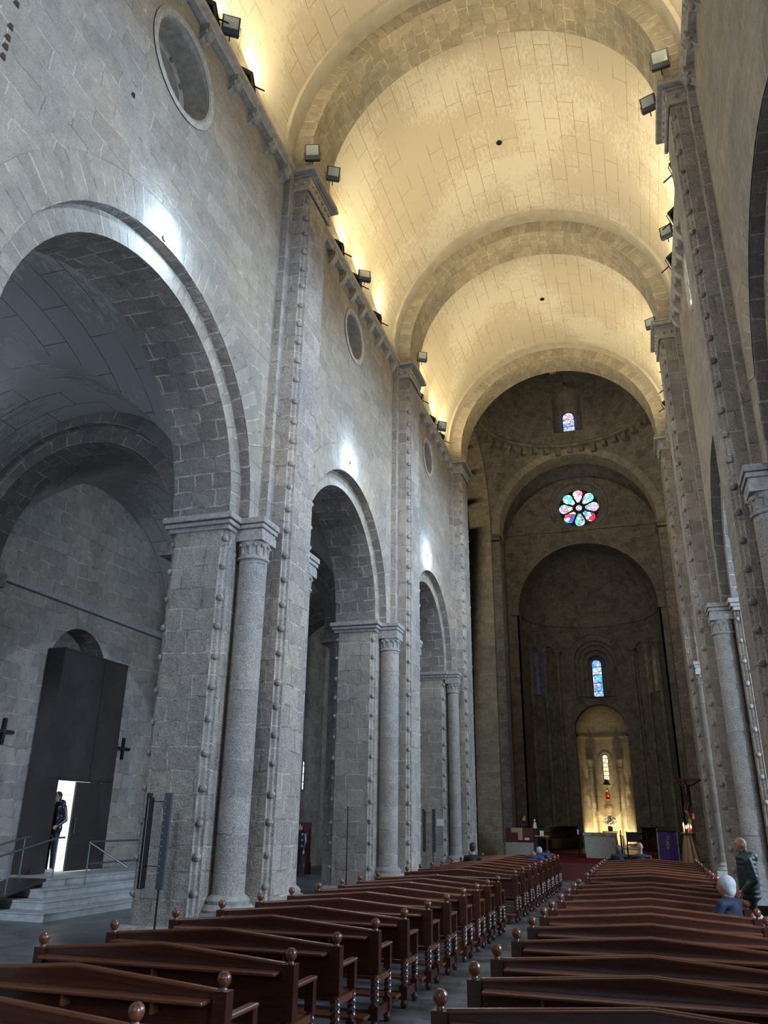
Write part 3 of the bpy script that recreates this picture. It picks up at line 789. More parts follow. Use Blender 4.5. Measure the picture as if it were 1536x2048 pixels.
# piers at the mouth of the chancel
for side in ('left', 'right'):
    X = lambda x: x if side == 'left' else -4.112-x
    t = thing('chancel_pier', 'brown stone pier at the %s side of the chancel mouth, behind the farthest nave pier' % side, 'pier', group='piers at the mouth of the chancel')
    mb = MB()
    mb.box(X(-5.92), X(-6.75), 38.1, 39.3, 0, 15.4); mb.box(X(-6.75), X(-10.5), 37.85, 39.3, 0, 15.4)
    studs(mb, X(-5.97), 38.12, 1.2, 15.1, 0.42); studs(mb, X(-6.78), 37.88, 1.2, 15.1, 0.42)
    mb.build('shaft', M['dark'], t, 35)
    mb = MB(); mb.box(X(-5.82), X(-7.6), 37.75, 39.4, 15.4, 15.55); mb.box(X(-5.87), X(-7.6), 37.8, 39.35, 15.25, 15.4)
    mb.build('impost', M['dark'], t, bevel=0.03)
    mb = MB(); mb.box(X(-5.8), X(-7.6), 37.75, 39.4, 0, 1.0); mb.build('plinth', M['dark'], t, bevel=0.03)

# ------------------------------------------------------------------ stained glass
def glass(name, cols, scale, strength, dark=0.32, vec='Object'):
    m, nt, bs = new_mat(name)
    tc = nt.nodes.new('ShaderNodeTexCoord')
    v = nt.nodes.new('ShaderNodeTexVoronoi'); v.inputs['Scale'].default_value = scale; nt.links.new(tc.outputs['Object'], v.inputs['Vector'])
    v2 = nt.nodes.new('ShaderNodeTexVoronoi'); v2.feature = 'DISTANCE_TO_EDGE'; v2.inputs['Scale'].default_value = scale; nt.links.new(tc.outputs['Object'], v2.inputs['Vector'])
    sp = nt.nodes.new('ShaderNodeSeparateColor'); nt.links.new(v.outputs['Color'], sp.inputs[0])
    r = ramp(nt, sp.outputs[0], [(i/len(cols), c) for i, c in enumerate(cols)]); r.color_ramp.interpolation = 'CONSTANT'
    e = ramp(nt, v2.outputs['Distance'], [(0.02, (0.06,)*3), (0.06, (1, 1, 1))])
    col = mixc(nt, 'MULTIPLY', 1.0, r.outputs[0], e.outputs[0])
    bs.inputs['Base Color'].default_value = (0.02, 0.02, 0.02, 1)
    nt.links.new(col, bs.inputs['Emission Color']); bs.inputs['Emission Strength'].default_value = strength
    return m
WH = (0.9, 1.0, 1.0); CY_ = (0.10, 0.75, 0.85); BL_ = (0.03, 0.16, 0.85); RD = (0.85, 0.03, 0.10); PK = (0.9, 0.35, 0.55); LV = (0.55, 0.6, 1.0); GN = (0.15, 0.6, 0.5); GD = (1.0, 0.75, 0.3)
M['g_red'] = glass('red_white_glass', [RD, WH, RD, WH, PK], 5, 1.5)
M['g_cyan'] = glass('cyan_white_glass', [CY_, WH, CY_, (.3, .9, 1), LV], 5, 1.5)
M['g_pink'] = glass('pink_white_glass', [PK, WH, LV, PK, WH, GN], 5, 1.5)
M['g_blue'] = glass('blue_white_glass', [WH, BL_, WH, (.1, .45, .95), WH, RD], 5, 1.5)
M['g_blueA'] = glass('blue_window_glass', [LV, (.25, .5, 1), WH, (.05, .35, .85), CY_, PK, (.15, .4, .8)], 9, 1.3)
M['g_lilac'] = glass('lilac_window_glass', [LV, WH, (.35, .45, 1), WH, (.3, .4, .9)], 11, 1.2)
M['g_pinkc'] = glass('pink_roundel_glass', [PK, (.9, .5, .6), WH], 16, 1.1)
M['g_deep'] = glass('deep_blue_glass', [BL_, (.02, .05, .4), (.1, .3, .9), (.02, .15, .3)], 8, 3.0)
M['g_gold'] = glass('gold_white_glass', [GD, WH, (1, .85, .5), (.7, .4, .1), WH], 12, 1.8)
M['g_pale'] = glass('pale_aisle_glass', [WH, (.8, .9, 1), (.9, .75, .7), WH], 9, 1.6)

def poly_plate(mb, pts, f, d, m=None):      # fan plate
    n = len(pts); c = (sum(p[0] for p in pts)/n, sum(p[1] for p in pts)/n)
    for i in range(n):
        mb.face([f(*c), f(*pts[i]), f(*pts[(i+1) % n])], None, m)
# rose window: eight petals round a small roundel, set in a dark stone plate
yr = 42.5
t = thing('window_1', 'round rose window of eight stained glass petals above the apse arch', None); t['kind'] = 'structure'
mb = MB(); mb.tube([(XC, yr, 18.35), (XC, yr+0.12, 18.35)], 1.22, 40); mb.build('stone_tracery', M['lead'], t)
def petal(a):
    pts = []
    for i in range(13):
        b = -PI*0.62 + 2*PI*0.62*i/12
        pts.append((0.82+0.27*math.cos(b), 0.27*math.sin(b)))
    pts = [(0.35, -0.075)] + pts + [(0.35, 0.075)]
    return [(XC+p*math.cos(a)-q*math.sin(a), 18.35+p*math.sin(a)+q*math.cos(a)) for p, q in pts]
seq = ['g_pink', 'g_cyan', 'g_red', 'g_cyan', 'g_pink', 'g_blue', 'g_pink', 'g_blue']
for k in range(8):
    mb = MB(); poly_plate(mb, petal(k*PI/4), plane_y(yr-0.015), 0)
    mb.build('glass_petal', M[seq[k]], t)
mb = MB(); poly_plate(mb, [(XC+.17*math.cos(2*PI*i/20), 18.35+.17*math.sin(2*PI*i/20)) for i in range(20)], plane_y(yr-0.015), 0)
mb.build('glass_roundel', M['g_lilac'], t)

def lancet(name, label, f, r, zs, zb, mat, bars=4, extra=None):
    t = thing(name, label, None); t['kind'] = 'structure'
    A = arch_line(0, r, zs, zb, 14)
    mb = MB()
    for i in range(1, len(A)-2): mb.face([f(0, zs), f(*A[i]), f(*A[i+1])])
    mb.face([f(-r, zb), f(r, zb), f(r, zs), f(-r, zs)])
    mb.build('stained_glass', mat, t)
    mb = MB()
    for k in range(1, bars+1):
        z = zb+(zs-zb)*k/(bars+.3); mb.tube([f(-r, z), f(r, z)], 0.018, 5)
    mb.tube([f(*p) for p in A] + [f(-r, zb)], 0.03, 5, cap=False)
    mb.build('lead_bars', M['lead'], t)
    return t
gl = dict(GL)
lancet('window_2', 'tall narrow stained glass window in the middle of the apse wall', gl['c'], 0.285, 10.45, 8.45, M['g_blueA'], 4)
lancet('window_3', 'narrow deep blue stained glass window at the left of the apse', gl['s-1'], 0.24, 10.45, 8.4, M['g_deep'], 5)
lancet('window_4', 'narrow golden window seen edge-on at the right of the apse', gl['s1'], 0.24, 10.45, 8.4, M['g_gold'], 5)
fd = lambda u, z: (XC+u, CY+5.25, z)
t = lancet('window_5', 'small lilac stained glass window with pink roundel high in the dome', fd, 0.32, 22.32, 21.40, M['g_lilac'], 2)
mb = MB(); poly_plate(mb, [(.22*math.cos(2*PI*i/20), 22.30+.22*math.sin(2*PI*i/20)) for i in range(20)], lambda u, z: (XC+u, CY+5.22, z), 0); mb.build('pink_roundel', M['g_pinkc'], t)
lancet('window_6', 'small gold and white window glowing in the lit niche', lambda u, z: fn(u, z)[:1]+(fn(u, z)[1]+0.12, z), 0.165, 5.3, 4.1, M['g_gold'], 5)
lancet('window_7', 'slim pale window far down the left aisle', lambda u, z: (-13.79, 32.33+u, z), 0.12, 4.05, 3.0, M['g_pale'], 3)
for k, yy in enumerate((-2.0, 8.6, 17.1, 25.3)):
    mb = MB(); A = arch_line(yy, 1.1, 6.5, 3.6, 16)
    poly_plate(mb, A, lambda u, z: (9.75, u, z), 0)
    struct(mb, 'window_%d' % (8+k), 'pale round-headed window of the south aisle', M['g_pale'])

# ------------------------------------------------------------------ pews
def twist_leg(mb, x, y, z0, z1, r=0.036):
    n, k = 20, 54; P = []
    for i in range(k+1):
        z = z0+(z1-z0)*i/k; e = 0.007*min(1, 5*min(i, k-i)/k); row = []
        for j in range(n+1):
            a = 2*PI*j/n; rr = r + e*math.cos(4*a - 118*(z-z0))
            row.append((x+rr*math.cos(a), y+rr*math.sin(a), z))
        P.append(row)
    mb.grid(P)
def make_pew(L):
    """pew with its back posts at y=0, seat towards +y, centred on x=0"""
    t = thing('pew', 'x', 'pew'); h = L/2
    # pedimented back panel
    prof = [(-h+.04, 0.46), (h-.04, 0.46), (h-.04, 0.85), (0, 0.935), (-h+.04, 0.85)]
    mb = MB()
    for y, fl in ((-0.014, 0), (0.014, 1)):
        q = [(x, y, z) for x, z in prof]; mb.face(q if fl else q[::-1])
    for i in range(5):
        a, b = prof[i], prof[(i+1) % 5]; mb.face([(a[0], -.014, a[1]), (b[0], -.014, b[1]), (b[0], .014, b[1]), (a[0], .014, a[1])])
    mb.build('backrest', M['wood'], t)
    mb = MB()   # rounded capping strip along the two slopes
    for s in (-1, 1): mb.tube([(s*(h-.04), 0, 0.852), (0, 0, 0.937)], 0.019, 8)
    mb.build('top_rail', M['wood2'], t, 60)
    mb = MB(); mb.box(-h+.07, h-.07, -0.15, -0.014, 0.788, 0.812)
    for x in (-h*.6, 0, h*.6): mb.box(x-.012, x+.012, -0.11, -.014, 0.71, 0.788)
    mb.build('book_shelf', M['wood2'], t, bevel=0.008)
    mb = MB(); mb.box(-h, h, 0.02, 0.44, 0.43, 0.455); mb.build('seat', M['wood2'], t, bevel=0.008)
    mb = MB(); mb.box(-h+.04, h-.04, 0.39, 0.412, 0.36, 0.43); mb.build('seat_apron', M['wood'], t)
    for s in (-1, 1):
        x = s*h
        mb = MB(); mb.box(x-.048, x+.048, -.048, .048, 0.487, 0.86); mb.box(x-.046, x+.046, -.046, .046, 0.09, 0.21)
        twist_leg(mb, x, 0, 0.20, 0.49, 0.037)
        mb.lathe(x, 0, [(0.0, 0.0), (0.025, 0.004), (0.042, 0.03), (0.042, 0.055), (0.028, 0.08), (0.03, 0.095)], 14)
        p = mb.build('end_post', M['wood'], t, 40)
        mb = MB(); mb.lathe(x, 0, [(0.024, 0.858), (0.024, 0.870), (0.019, 0.878), (0.030, 0.888), (0.041, 0.905), (0.045, 0.925), (0.042, 0.943), (0.032, 0.958), (0.028, 0.9575), (0.022, 0.966), (0, 0.970)], 18)
        mb.build('finial', M['wood2'], p, 35)
        mb = MB(); mb.box(x-.035, x+.035, .385, .455, 0.475, 0.69); mb.box(x-.036, x+.036, .382, .458, 0.10, 0.22)
        twist_leg(mb, x, .42, 0.21, 0.48, 0.031)
        mb.lathe(x, .42, [(0.0, 0.0), (0.025, 0.004), (0.040, 0.03), (0.040, 0.055), (0.026, 0.08), (0.03, 0.105)], 14)
        mb.build('front_post', M['wood'], t, 40)
        mb = MB(); mb.box(x-.036, x+.036, .045, .475, 0.685, 0.712); mb.build('armrest', M['wood2'], t, bevel=0.008)
        mb = MB(); mb.box(x-.02, x+.02, .045, .385, 0.10, 0.185); mb.build('stretcher', M['wood'], t)
        mb = MB(); mb.box(x-.02, x+.02, .045, .385, 0.40, 0.455); mb.build('seat_rail', M['wood2'], t)
    mb = MB(); mb.box(-h-.03, h+.03, -0.40, -0.22, 0.155, 0.185); mb.build('kneeler', M['wood2'], t, bevel=0.008)
    mb = MB()
    for s in (-1, 1): mb.box(s*(h-.1)-.02, s*(h-.1)+.02, -0.38, -0.045, 0.07, 0.155); mb.box(s*(h-.1)-.02, s*(h-.1)+.02, -0.38, -0.24, 0.0, 0.08)
    mb.build('kneeler_bracket', M['wood'], t)
    return t
ORD = ['nearest the camera', 'second', 'third', 'fourth', 'fifth', 'sixth', 'seventh', 'eighth', 'ninth', 'tenth', 'eleventh', 'twelfth', 'thirteenth', 'fourteenth', 'fifteenth', 'sixteenth', 'seventeenth', 'eighteenth', 'nineteenth', 'twentieth', 'twenty-first']
PL = [4.27, 5.25, 6.32, 7.31, 8.41, 9.45, 10.50, 11.52, 12.57, 13.58, 14.52, 15.56, 17.57, 18.67, 19.70, 20.75, 21.85, 22.95, 23.92, 24.95, 26.0]
PR = [5.22, 6.24, 7.15, 8.22, 9.28, 10.29, 11.15, 12.29, 13.35, 14.40, 15.44, 17.42, 18.60, 19.50, 20.60, 21.70, 22.70, 23.90, 25.10]
for blk, xc, Lp, ys in (('left', -3.86, 2.28, PL), ('right', -0.09, 2.38, PR)):
    proto = make_pew(Lp)
    for k, y in enumerate(ys):
        o = proto if k == 0 else copy_tree(proto)
        o.location = (xc, y, 0)
        pos = 'row nearest the camera' if k == 0 else ('%s row from the camera' % ORD[k] if k < len(ys)-1 else 'row farthest from the camera')
        tag(o, 'dark varnished wooden pew with pointed back, %s block, %s' % (blk, pos), 'pew', 'pews of the %s block' % blk)

# ------------------------------------------------------------------ cornice corbels
def corbel_mesh(kind):
    mb = MB()   # local: wall at x=0, projecting +x, top at z=0
    mb.box(0, 0.20, -0.10, 0.10, -0.07, 0)
    prof = [(0.19, -0.07), (0.18, -0.14), (0.13, -0.24), (0.06, -0.32), (0, -0.35)]
    mb.grid([[(d, y, z) for y in (-0.085, 0.085)] for d, z in prof])
    for y in (-0.085, 0.085): mb.face([(0, y, -0.07)] + [(d, y, z) for d, z in prof])
    if kind:    # carved head
        mb.ball((0.14, 0, -0.20), 0.105, 7, None, 0.95, 0.9, 1.25)
        mb.ball((0.24, 0, -0.21), 0.03, 5, None, 1, .8, 1.4)
        for s in (-1, 1):
            mb.ball((0.215, s*0.042, -0.17), 0.024, 5); mb.ball((0.13, s*0.10, -0.18), 0.035, 5, None, 1, .6, 1.3)
        mb.ball((0.215, 0, -0.275), 0.032, 5, None, .7, 1.3, .6)
    else:
        mb.tube([(0.10, -0.09, -0.16), (0.10, 0.09, -0.16)], 0.06, 10)
    return mb
heads = corbel_mesh(1).build('corbel', M['carved'], None, 45); plain = corbel_mesh(0).build('corbel', M['carved'], None, 45)
first = {1: heads, 0: plain}
rowsC = [('nearest', [5.4, 6.2, 7.0, 7.78, 8.6, 9.69, 10.49, 11.26, 12.0], 1), ('middle', [14.2, 14.96, 15.75, 16.5, 17.25, 18.0, 18.75, 19.5, 20.2], 0), ('farthest', [22.3, 23.1, 23.9, 24.7, 25.5, 26.3, 27.1, 27.8], 1)]
for side in ('left', 'right'):
    for bay, ys, kd in rowsC:
        for k, y in enumerate(ys):
            o = first.pop(kd) if kd in first else (heads if kd else plain).copy()
            if o.name not in C.objects: C.objects.link(o)
            o.location = (lx(side, 0.5), y, Z_COR0); o.rotation_euler = (0, 0, 0 if side == 'left' else PI)
            tag(o, 'carved stone %s corbel under the %s cornice, %s bay, %s from the camera' % ('head' if kd else 'scroll', side, bay, ['first', 'second', 'third', 'fourth', 'fifth', 'sixth', 'seventh', 'eighth', 'ninth'][k]), 'corbel', 'corbels under the %s cornice' % side)

# ------------------------------------------------------------------ floodlights on the cornices
def floodlight(kind, scale=1.0):     # local: lens faces +x, base of the bracket at the origin
    t = thing('floodlight', 'x', 'floodlight')
    mb = MB(); hz = 0.28*scale
    mb.box(-0.05, 0.03, -0.17*scale, 0.17*scale, 0.10, 0.10+hz)
    if kind == 'grey': mb.box(-0.07, 0.045, -0.17*scale, 0.17*scale, 0.02, 0.10)
    for i in range(6): mb.box(-0.075, -0.05, -0.14*scale+i*0.056*scale-.006, -0.14*scale+i*0.056*scale+.006, 0.13, 0.07+hz)
    mb.build('housing', M['grey'] if kind == 'grey' else M['black'], t, bevel=0.006)
    mb = MB(); mb.box(0.03, 0.036, -0.135*scale, 0.135*scale, 0.13, 0.07+hz)
    mb.build('lens', M['lens'] if kind == 'grey' else M['lenson_w'], t)
    mb = MB()
    mb.tube([(-.03, -0.19*scale, 0.22), (-.03, -0.19*scale, 0.06), (-.03, 0.19*scale, 0.06), (-.03, 0.19*scale, 0.22)], 0.008, 6)
    mb.tube([(-.03, 0, 0.06), (-0.02, 0, -0.10)], 0.012, 6)
    mb.build('bracket', M['black'], t)
    return t
def place_rot(o, loc, d, roll=0.0):
    o.location = loc
    q = Vector(d).to_track_quat('X', 'Z'); o.rotation_mode = 'QUATERNION'
    o.rotation_quaternion = q @ Matrix.Rotation(roll, 3, 'X').to_quaternion()
GREY = floodlight('grey'); BLK = floodlight('black')
used = {'grey': False, 'black': False}
def flood(kind, loc, d, label, group, s=1.0, P=None):
    src = GREY if kind == 'grey' else BLK
    o = src if not used[kind] else copy_tree(src)
    used[kind] = True
    place_rot(o, loc, d); o.scale = (s, s, s); tag(o, label, 'floodlight', group)
    if P:
        v = Vector(d).normalized(); L = Vector(loc)+v*0.16+Vector((0, 0, 0.2))
        light('cornice_uplight', 'AREA', tuple(L), tuple(L+v), P, WARM, 0.28)
NB = ['nearest', 'second', 'third', 'fourth', 'fifth', 'sixth', 'seventh', 'eighth', 'ninth', 'tenth']
LY = [(6.8, 'nearest bay, first'), (8.75, 'nearest bay, beside the grey lamp'), (10.25, 'nearest bay, last before the pier'), (15.45, 'middle bay, first'), (16.85, 'middle bay, beside the grey lamp'), (18.65, 'middle bay, last'), (23.5, 'farthest bay, first'), (25.3, 'farthest bay, beside the grey lamp'), (26.75, 'farthest bay, last')]
for y, lb in LY:
    flood('black', (-6.02, y, Z_COR+0.14), (0.50, 0.18, 0.85), 'black floodlight aimed up at the vault, left cornice, '+lb, 'uplights on the left cornice', 1.45, P=P_VAULT)
RY = [(7.0, 'nearest bay, first'), (9.0, 'nearest bay, second'), (10.6, 'nearest bay, third'), (15.1, 'middle bay, first'), (16.7, 'middle bay, above the grey lamp'), (18.4, 'middle bay, last'), (23.6, 'farthest bay, first'), (25.0, 'farthest bay, second'), (26.4, 'farthest bay, last')]
for y, lb in RY:
    flood('black', (1.84, y, Z_COR+0.14), (-0.50, 0.18, 0.85), 'black floodlight aimed up at the vault, right cornice, '+lb, 'uplights on the right cornice', 1.5, P=P_VAULT)
flood('grey', (-6.0, 8.98, Z_COR+0.0), (0.5, -0.75, -0.25), 'grey square floodlight on the left cornice of the nearest bay', 'grey floodlights')
flood('grey', (-5.95, 16.6, Z_COR+0.1), (0.5, -0.75, 0.1), 'grey square floodlight on the left cornice of the middle bay', 'grey floodlights')
flood('grey', (-5.95, 25.45, Z_COR-0.1), (0.6, -0.7, -0.3), 'grey square floodlight on the left cornice of the farthest bay', 'grey floodlights')
flood('grey', (-5.72, 12.32, Z_COR+0.12), (0.25, -0.95, -0.35), 'large grey floodlight on the front of the nearest left pier cornice', 'grey floodlights', 1.0)
flood('grey', (-5.50, 13.0, Z_COR+0.12), (0.5, -0.85, -0.35), 'grey floodlight on the side of the nearest left pier cornice', 'grey floodlights', 0.9)
flood('grey', (-5.50, 21.0, Z_COR+0.12), (0.5, -0.85, -0.2), 'grey floodlight on the middle left pier cornice', 'grey floodlights', 0.9)
flood('grey', (1.66, 12.15, Z_COR+0.12), (-0.1, -0.95, -0.35), 'large grey floodlight on the front of the nearest right pier cornice', 'grey floodlights', 1.0)
flood('grey', (1.44, 13.0, Z_COR+0.0), (-0.3, -0.9, -0.3), 'grey floodlight on the side of the nearest right pier cornice', 'grey floodlights', 0.9)
flood('grey', (1.50, 21.1, Z_COR+0.08), (-0.4, -0.85, -0.2), 'grey floodlight on the middle right pier cornice', 'grey floodlights', 0.9)
flood('grey', (1.85, 16.95, Z_COR-0.08), (-0.4, -0.85, -0.2), 'small grey lamp on the right cornice of the middle bay', 'grey floodlights', 0.9)

# cold lamps at the crowns of the arcade arches, close against the wall
for k, yc in enumerate((8.3, 16.85, 24.6)):
    x = lx('left', 0.5)
    t = thing('crown_spotlight', 'small white spotlight glowing on the wall above the crown of the %s left arcade arch' % ['nearest', 'middle', 'farthest'][k], 'spotlight', (x, yc, 10.24), 0, 'spotlights at the arch crowns')
    mb = MB(); mb.tube([(0, 0, 0), (0.04, 0, 0)], 0.05, 12); mb.build('base', M['black'], t)
    mb = MB(); mb.ball((0.09, 0, 0), 0.06, 8); mb.build('bulb', M['lenson_c'], t, 60)
    light('crown_glow', 'POINT', (x+0.30, yc, 10.24), (0, 0, 0), P_GLOW, (0.45, 0.68, 1.0), 0.05)
    light('right_wall_fill', 'AREA', (x+0.25, yc, 10.1), (x+8.0, yc+2.6, 8.0), P_RIGHT_FILL, (0.96, 0.95, 0.92), 0.2)  # neutral fill added to brighten the right wall

# ------------------------------------------------------------------ entrance in the left aisle
mb = MB()
for k in range(4):
    x1 = [-11.05, -11.40, -11.80, -12.15][k]; y0 = [13.85, 14.22, 14.66, 15.05][k]
    mb.box(-13.75, x1, y0, 19.9, 0.16*k, 0.16*k+0.15); mb.box(-13.75, x1+.02, y0-.02, 19.9, 0.16*k+0.13, 0.16*(k+1))
o = mb.build('entrance_steps', M['step'], None, bevel=0.01)
tag(o, 'four wide grey stone steps up to the dark entrance lobby in the left aisle', 'steps')
mb = MB()
for p, q in (((-12.95, -12.10),)*2,): pass
P = [(-12.98, 12.0, 0.0), (-12.08, 12.0, 0.0), (-12.08, 15.05, 0.655), (-12.98, 15.05, 0.655)]
mb.face(P); mb.face([(x, y, z-.05 if z > .05 else 0.0) for x, y, z in P][::-1])
for a, b in ((0, 3), (1, 2), (2, 3)):
    p, q = P[a], P[b]; mb.face([p, q, (q[0], q[1], q[2]-.05), (p[0], p[1], max(0, p[2]-.05))])
tag(mb.build('ramp', M['steel']), 'dark sloping metal ramp beside the entrance steps', 'ramp')
def railing(label, posts, rails, r=0.02):
    t = thing('railing', label, 'railing', group='steel railings of the entrance')
    for x, y, a, b in posts:
        mb = MB(); mb.tube([(x, y, a), (x, y, b)], r*.8, 8); mb.build('post', M['rail'], t, 60)
    for pts in rails:
        mb = MB(); mb.tube(pts, r, 8); mb.build('handrail', M['rail'], t, 60)
railing('grey steel handrail on the nave side of the ramp', [(-12.15, 13.0, .2, 1.03), (-12.15, 14.0, .42, 1.24), (-12.12, 15.28, .64, 1.44)], [[(-12.15, 12.4, .88), (-12.12, 15.28, 1.44), (-12.12, 15.5, 1.44)]])
railing('grey steel handrail on the wall side of the ramp', [(-12.9, 14.2, .46, 1.26), (-12.9, 15.2, .64, 1.44)], [[(-12.9, 12.4, .88), (-12.9, 15.2, 1.44), (-12.9, 15.4, 1.44)]])
railing('grey steel railing with a sloping handrail down the steps, half behind the nearest pier', [(-11.68, 15.8, .48, 1.36), (-11.68, 19.6, .48, 1.36)],
        [[(-11.68, 15.8, 1.36), (-11.68, 19.6, 1.36)], [(-11.68, 15.8, .92), (-11.68, 19.6, .92)], [(-11.68, 15.8, 1.34), (-10.75, 15.95, .86)]])
# steel lobby with its double door
t = thing('entrance_lobby', 'tall dark bronze steel entrance lobby with an open door, left aisle', 'lobby')
mb = MB(); f = lambda u, z: (-13.24, u, z)
strip_wall(mb, f, 15.94, 18.5, 0.645, 5.7, [(16.40, 18.05, lambda u: 0.645, lambda u: 2.66)], None, 0.83)
mb.box(-13.745, -13.24, 15.92, 15.94, 0.645, 5.7); mb.box(-13.745, -13.24, 18.5, 18.52, 0.645, 5.7); mb.box(-13.745, -13.22, 15.92, 18.52, 5.7, 5.73)
mb.build('casing', M['steel'], t)
mb = MB(); mb.box(-13.27, -13.225, 17.06, 18.04, 0.66, 2.65); mb.tube([(-13.19, 17.16, 1.5), (-13.19, 17.16, 1.85)], 0.012, 8)
mb.build('door_leaf', M['leaf'], t)
mb = MB(); mb.box(-14.2, -13.30, 16.36, 16.40, 0.66, 2.65); mb.build('door_leaf', M['leaf'], t)
mb = MB()
for y in (17.52,): mb.box(-13.238, -13.23, y-.004, y+.004, 2.68, 5.68)
mb.box(-13.238, -13.23, 16.0, 18.45, 2.70, 2.708)
mb.build('panel_joints', M['black'], t)
M['outwall'] = stone('street_wall', (0.75, 0.74, 0.70), (0.62, 0.60, 0.56), (0.8, 0.8, 0.78), 0.6, 0.35, 0.012, 0.5, 0.1, 0.03)
mb = MB(); mb.box(-19.0, -18.8, 14, 26, 0, 7); mb.box(-18.8, -13.9, 14, 26, 0.55, 0.62)
struct(mb, 'wall_street', 'sunlit pale stone wall outside the open entrance door', M['outwall'])
mb = MB(); mb.box(-16.2, -13.76, 18.26, 18.4, 0, 3.3, M['outwall']); mb.box(-16.2, -13.76, 15.9, 18.3, 3.2, 3.3, M['outwall']); mb.box(-14.5, -14.4, 15.9, 18.3, 3.3, 6.6, M['soffit'])  # passage ceiling and upper back panel added to keep the arch above dark
struct(mb, 'wall_porch', 'pale sunlit stone side of the entrance passage, with added light-blocking panels above')
light('outdoor_daylight', 'AREA', (-17.3, 13.5, 3.4), (-14.2, 18.25, 1.4), P_OUT, (0.85, 0.93, 1.0), 2.5)

M['corpus'] = simple('dark_bronze_figure', (0.040, 0.022, 0.014), 0.4, 0.3, var=0.3, scale=12)
M['crosswood'] = simple('reddish_cross_wood', (0.085, 0.022, 0.014), 0.55, var=0.2, scale=8)
for y, z, lb in ((19.42, 3.62, 'right of the entrance lobby'), (14.89, 3.64, 'left of the entrance lobby')):
    t = thing('wall_cross', 'small dark cross on the aisle wall, '+lb, 'cross', (-13.74, y, z), 0, 'small crosses on the left aisle wall')
    mb = MB(); mb.box(0, .05, -.045, .045, -.29, .29); mb.build('upright', M['black'], t)
    mb = MB(); mb.box(0.002, .055, -.31, -.045, -.04, .04); mb.box(0.002, .055, .045, .31, -.04, .04); mb.build('crossbar', M['black'], t)
    mb = MB(); mb.box(.05, .062, -.035, .035, -.035, .035); mb.build('plaque', M['crosswood'], t)

# column loudspeakers on pole stands
def speaker(loc, label, bars=True, edge=False):
    t = thing('loudspeaker_stand', label, 'loudspeaker', loc, 0, 'slim pole stands beside the left piers')
    mb = MB(); mb.tube([(0, 0, 0), (0, 0, 2.18)], 0.016, 8); mb.lathe(0, 0, [(0.16, 0.0), (0.16, 0.02), (0.03, 0.035)], 20); mb.build('pole', M['black'], t, 50)
    mb = MB()
    for z in (1.22, 2.10): mb.tube([(-.28 if bars else -.10, 0, z), (.03 if bars else .10, 0, z)], 0.006, 6)
    mb.build('crossbar', M['black'], t)
    if bars:
        mb = MB(); mb.box(-.335, -.30, -.05, .05, .92, 2.22); mb.box(-.285, -.262, -.05, .05, .92, 2.16); mb.box(-.30, -.285, 0.0, .05, .92, 2.16); mb.build('column_speaker', M['black'], t)
        mb = MB(); mb.box(-.299, -.286, -.045, 0.0, .93, 2.15); mb.build('light_strip', M['lens'], t)
        mb = MB(); mb.box(-.015, .095, -.07, -.02, .92, 2.22); p = mb.build('column_speaker', M['grey'], t)
        mb = MB()
        for k in range(12): mb.tube([(.01, -.073, 1.14+k*.088), (.01, -.069, 1.14+k*.088)], 0.008, 8)
        mb.build('dots', M['lens'], p)
speaker((-6.80, 10.9, 0), 'slim black pole stand with two tall vertical bars in front of the nearest left pier')
speaker((-6.94, 19.15, 0), 'thin black pole stand with short crossbars in front of the middle left pier', False)
speaker((-6.78, 26.9, 0), 'slim black pole stand with two vertical bars in front of the farthest left pier')
M['paper'] = simple('paper', (0.62, 0.60, 0.55), 0.8); M['tan'] = simple('tan_card', (0.36, 0.27, 0.15), 0.7)
mb = MB(); mb.box(-6.86, -6.60, 27.735, 27.745, 1.70, 1.92); tag(mb.build('notice', M['paper']), 'small pale paper notice on the farthest left pier', 'notice')
t = thing('display_board', 'dark red display board with tan papers, seen between the nearest and middle left piers', 'display board', (-12.45, 29.0, 0))
mb = MB(); mb.box(-.5, .5, 0, .06, 0.35, 1.75); mb.box(-.46, -.40, -.2, .25, 0, .4); mb.box(.40, .46, -.2, .25, 0, .4); mb.build('board', M['redwood'], t)
for a, b, c, d in ((-.30, .02, 1.12, 1.6), (-.30, .02, .62, .8)):
    mb = MB(); mb.box(a, b, -.02, 0, c, d); mb.build('paper', M['tan'], t)

# ------------------------------------------------------------------ presbytery
ZP = 0.6
mb = MB(); mb.box(-5.6, 1.5, 30.05, 38.1, 0, ZP-.04); mb.box(XC-4.15, XC+4.15, 38.1, 43, 0, ZP-.04)
mb.lathe(XC, 43, [(0, ZP-.04), (3.55, ZP-.04)], 32, None, 0, PI)
tag(mb.build('presbytery_platform', M['redwood']), 'raised dark red wooden platform in front of the altar', 'platform')
M['carpet'] = simple('red_carpet', (0.10, 0.012, 0.012), 0.95, var=0.15, spec=0.1, scale=40)
mb = MB(); mb.box(-5.5, 1.4, 30.08, 38.0, ZP-.04, ZP); tag(mb.build('carpet', M['carpet']), 'red carpet on the platform before the altar', 'carpet')
M['altar'] = simple('altar_stone', (0.30, 0.285, 0.26), 0.8, var=0.2, spec=0.3, scale=25, bump=0.2)
M['marble'] = simple('dark_veined_marble', (0.20, 0.19, 0.185), 0.4, var=0.6, scale=6)
t = thing('altar', 'pale stone block altar with a dark veined marble top', 'altar', (XC+.18, 34.0, ZP))
mb = MB()
mb.prism([(-.60, -.42), (.60, -.42), (.60, .42), (-.60, .42)], 0, 0.79); o = mb.build('altar_block', M['altar'], t, bevel=0.01)
for v in o.data.vertices:
    if v.co.z < .1: v.co.x *= 0.93
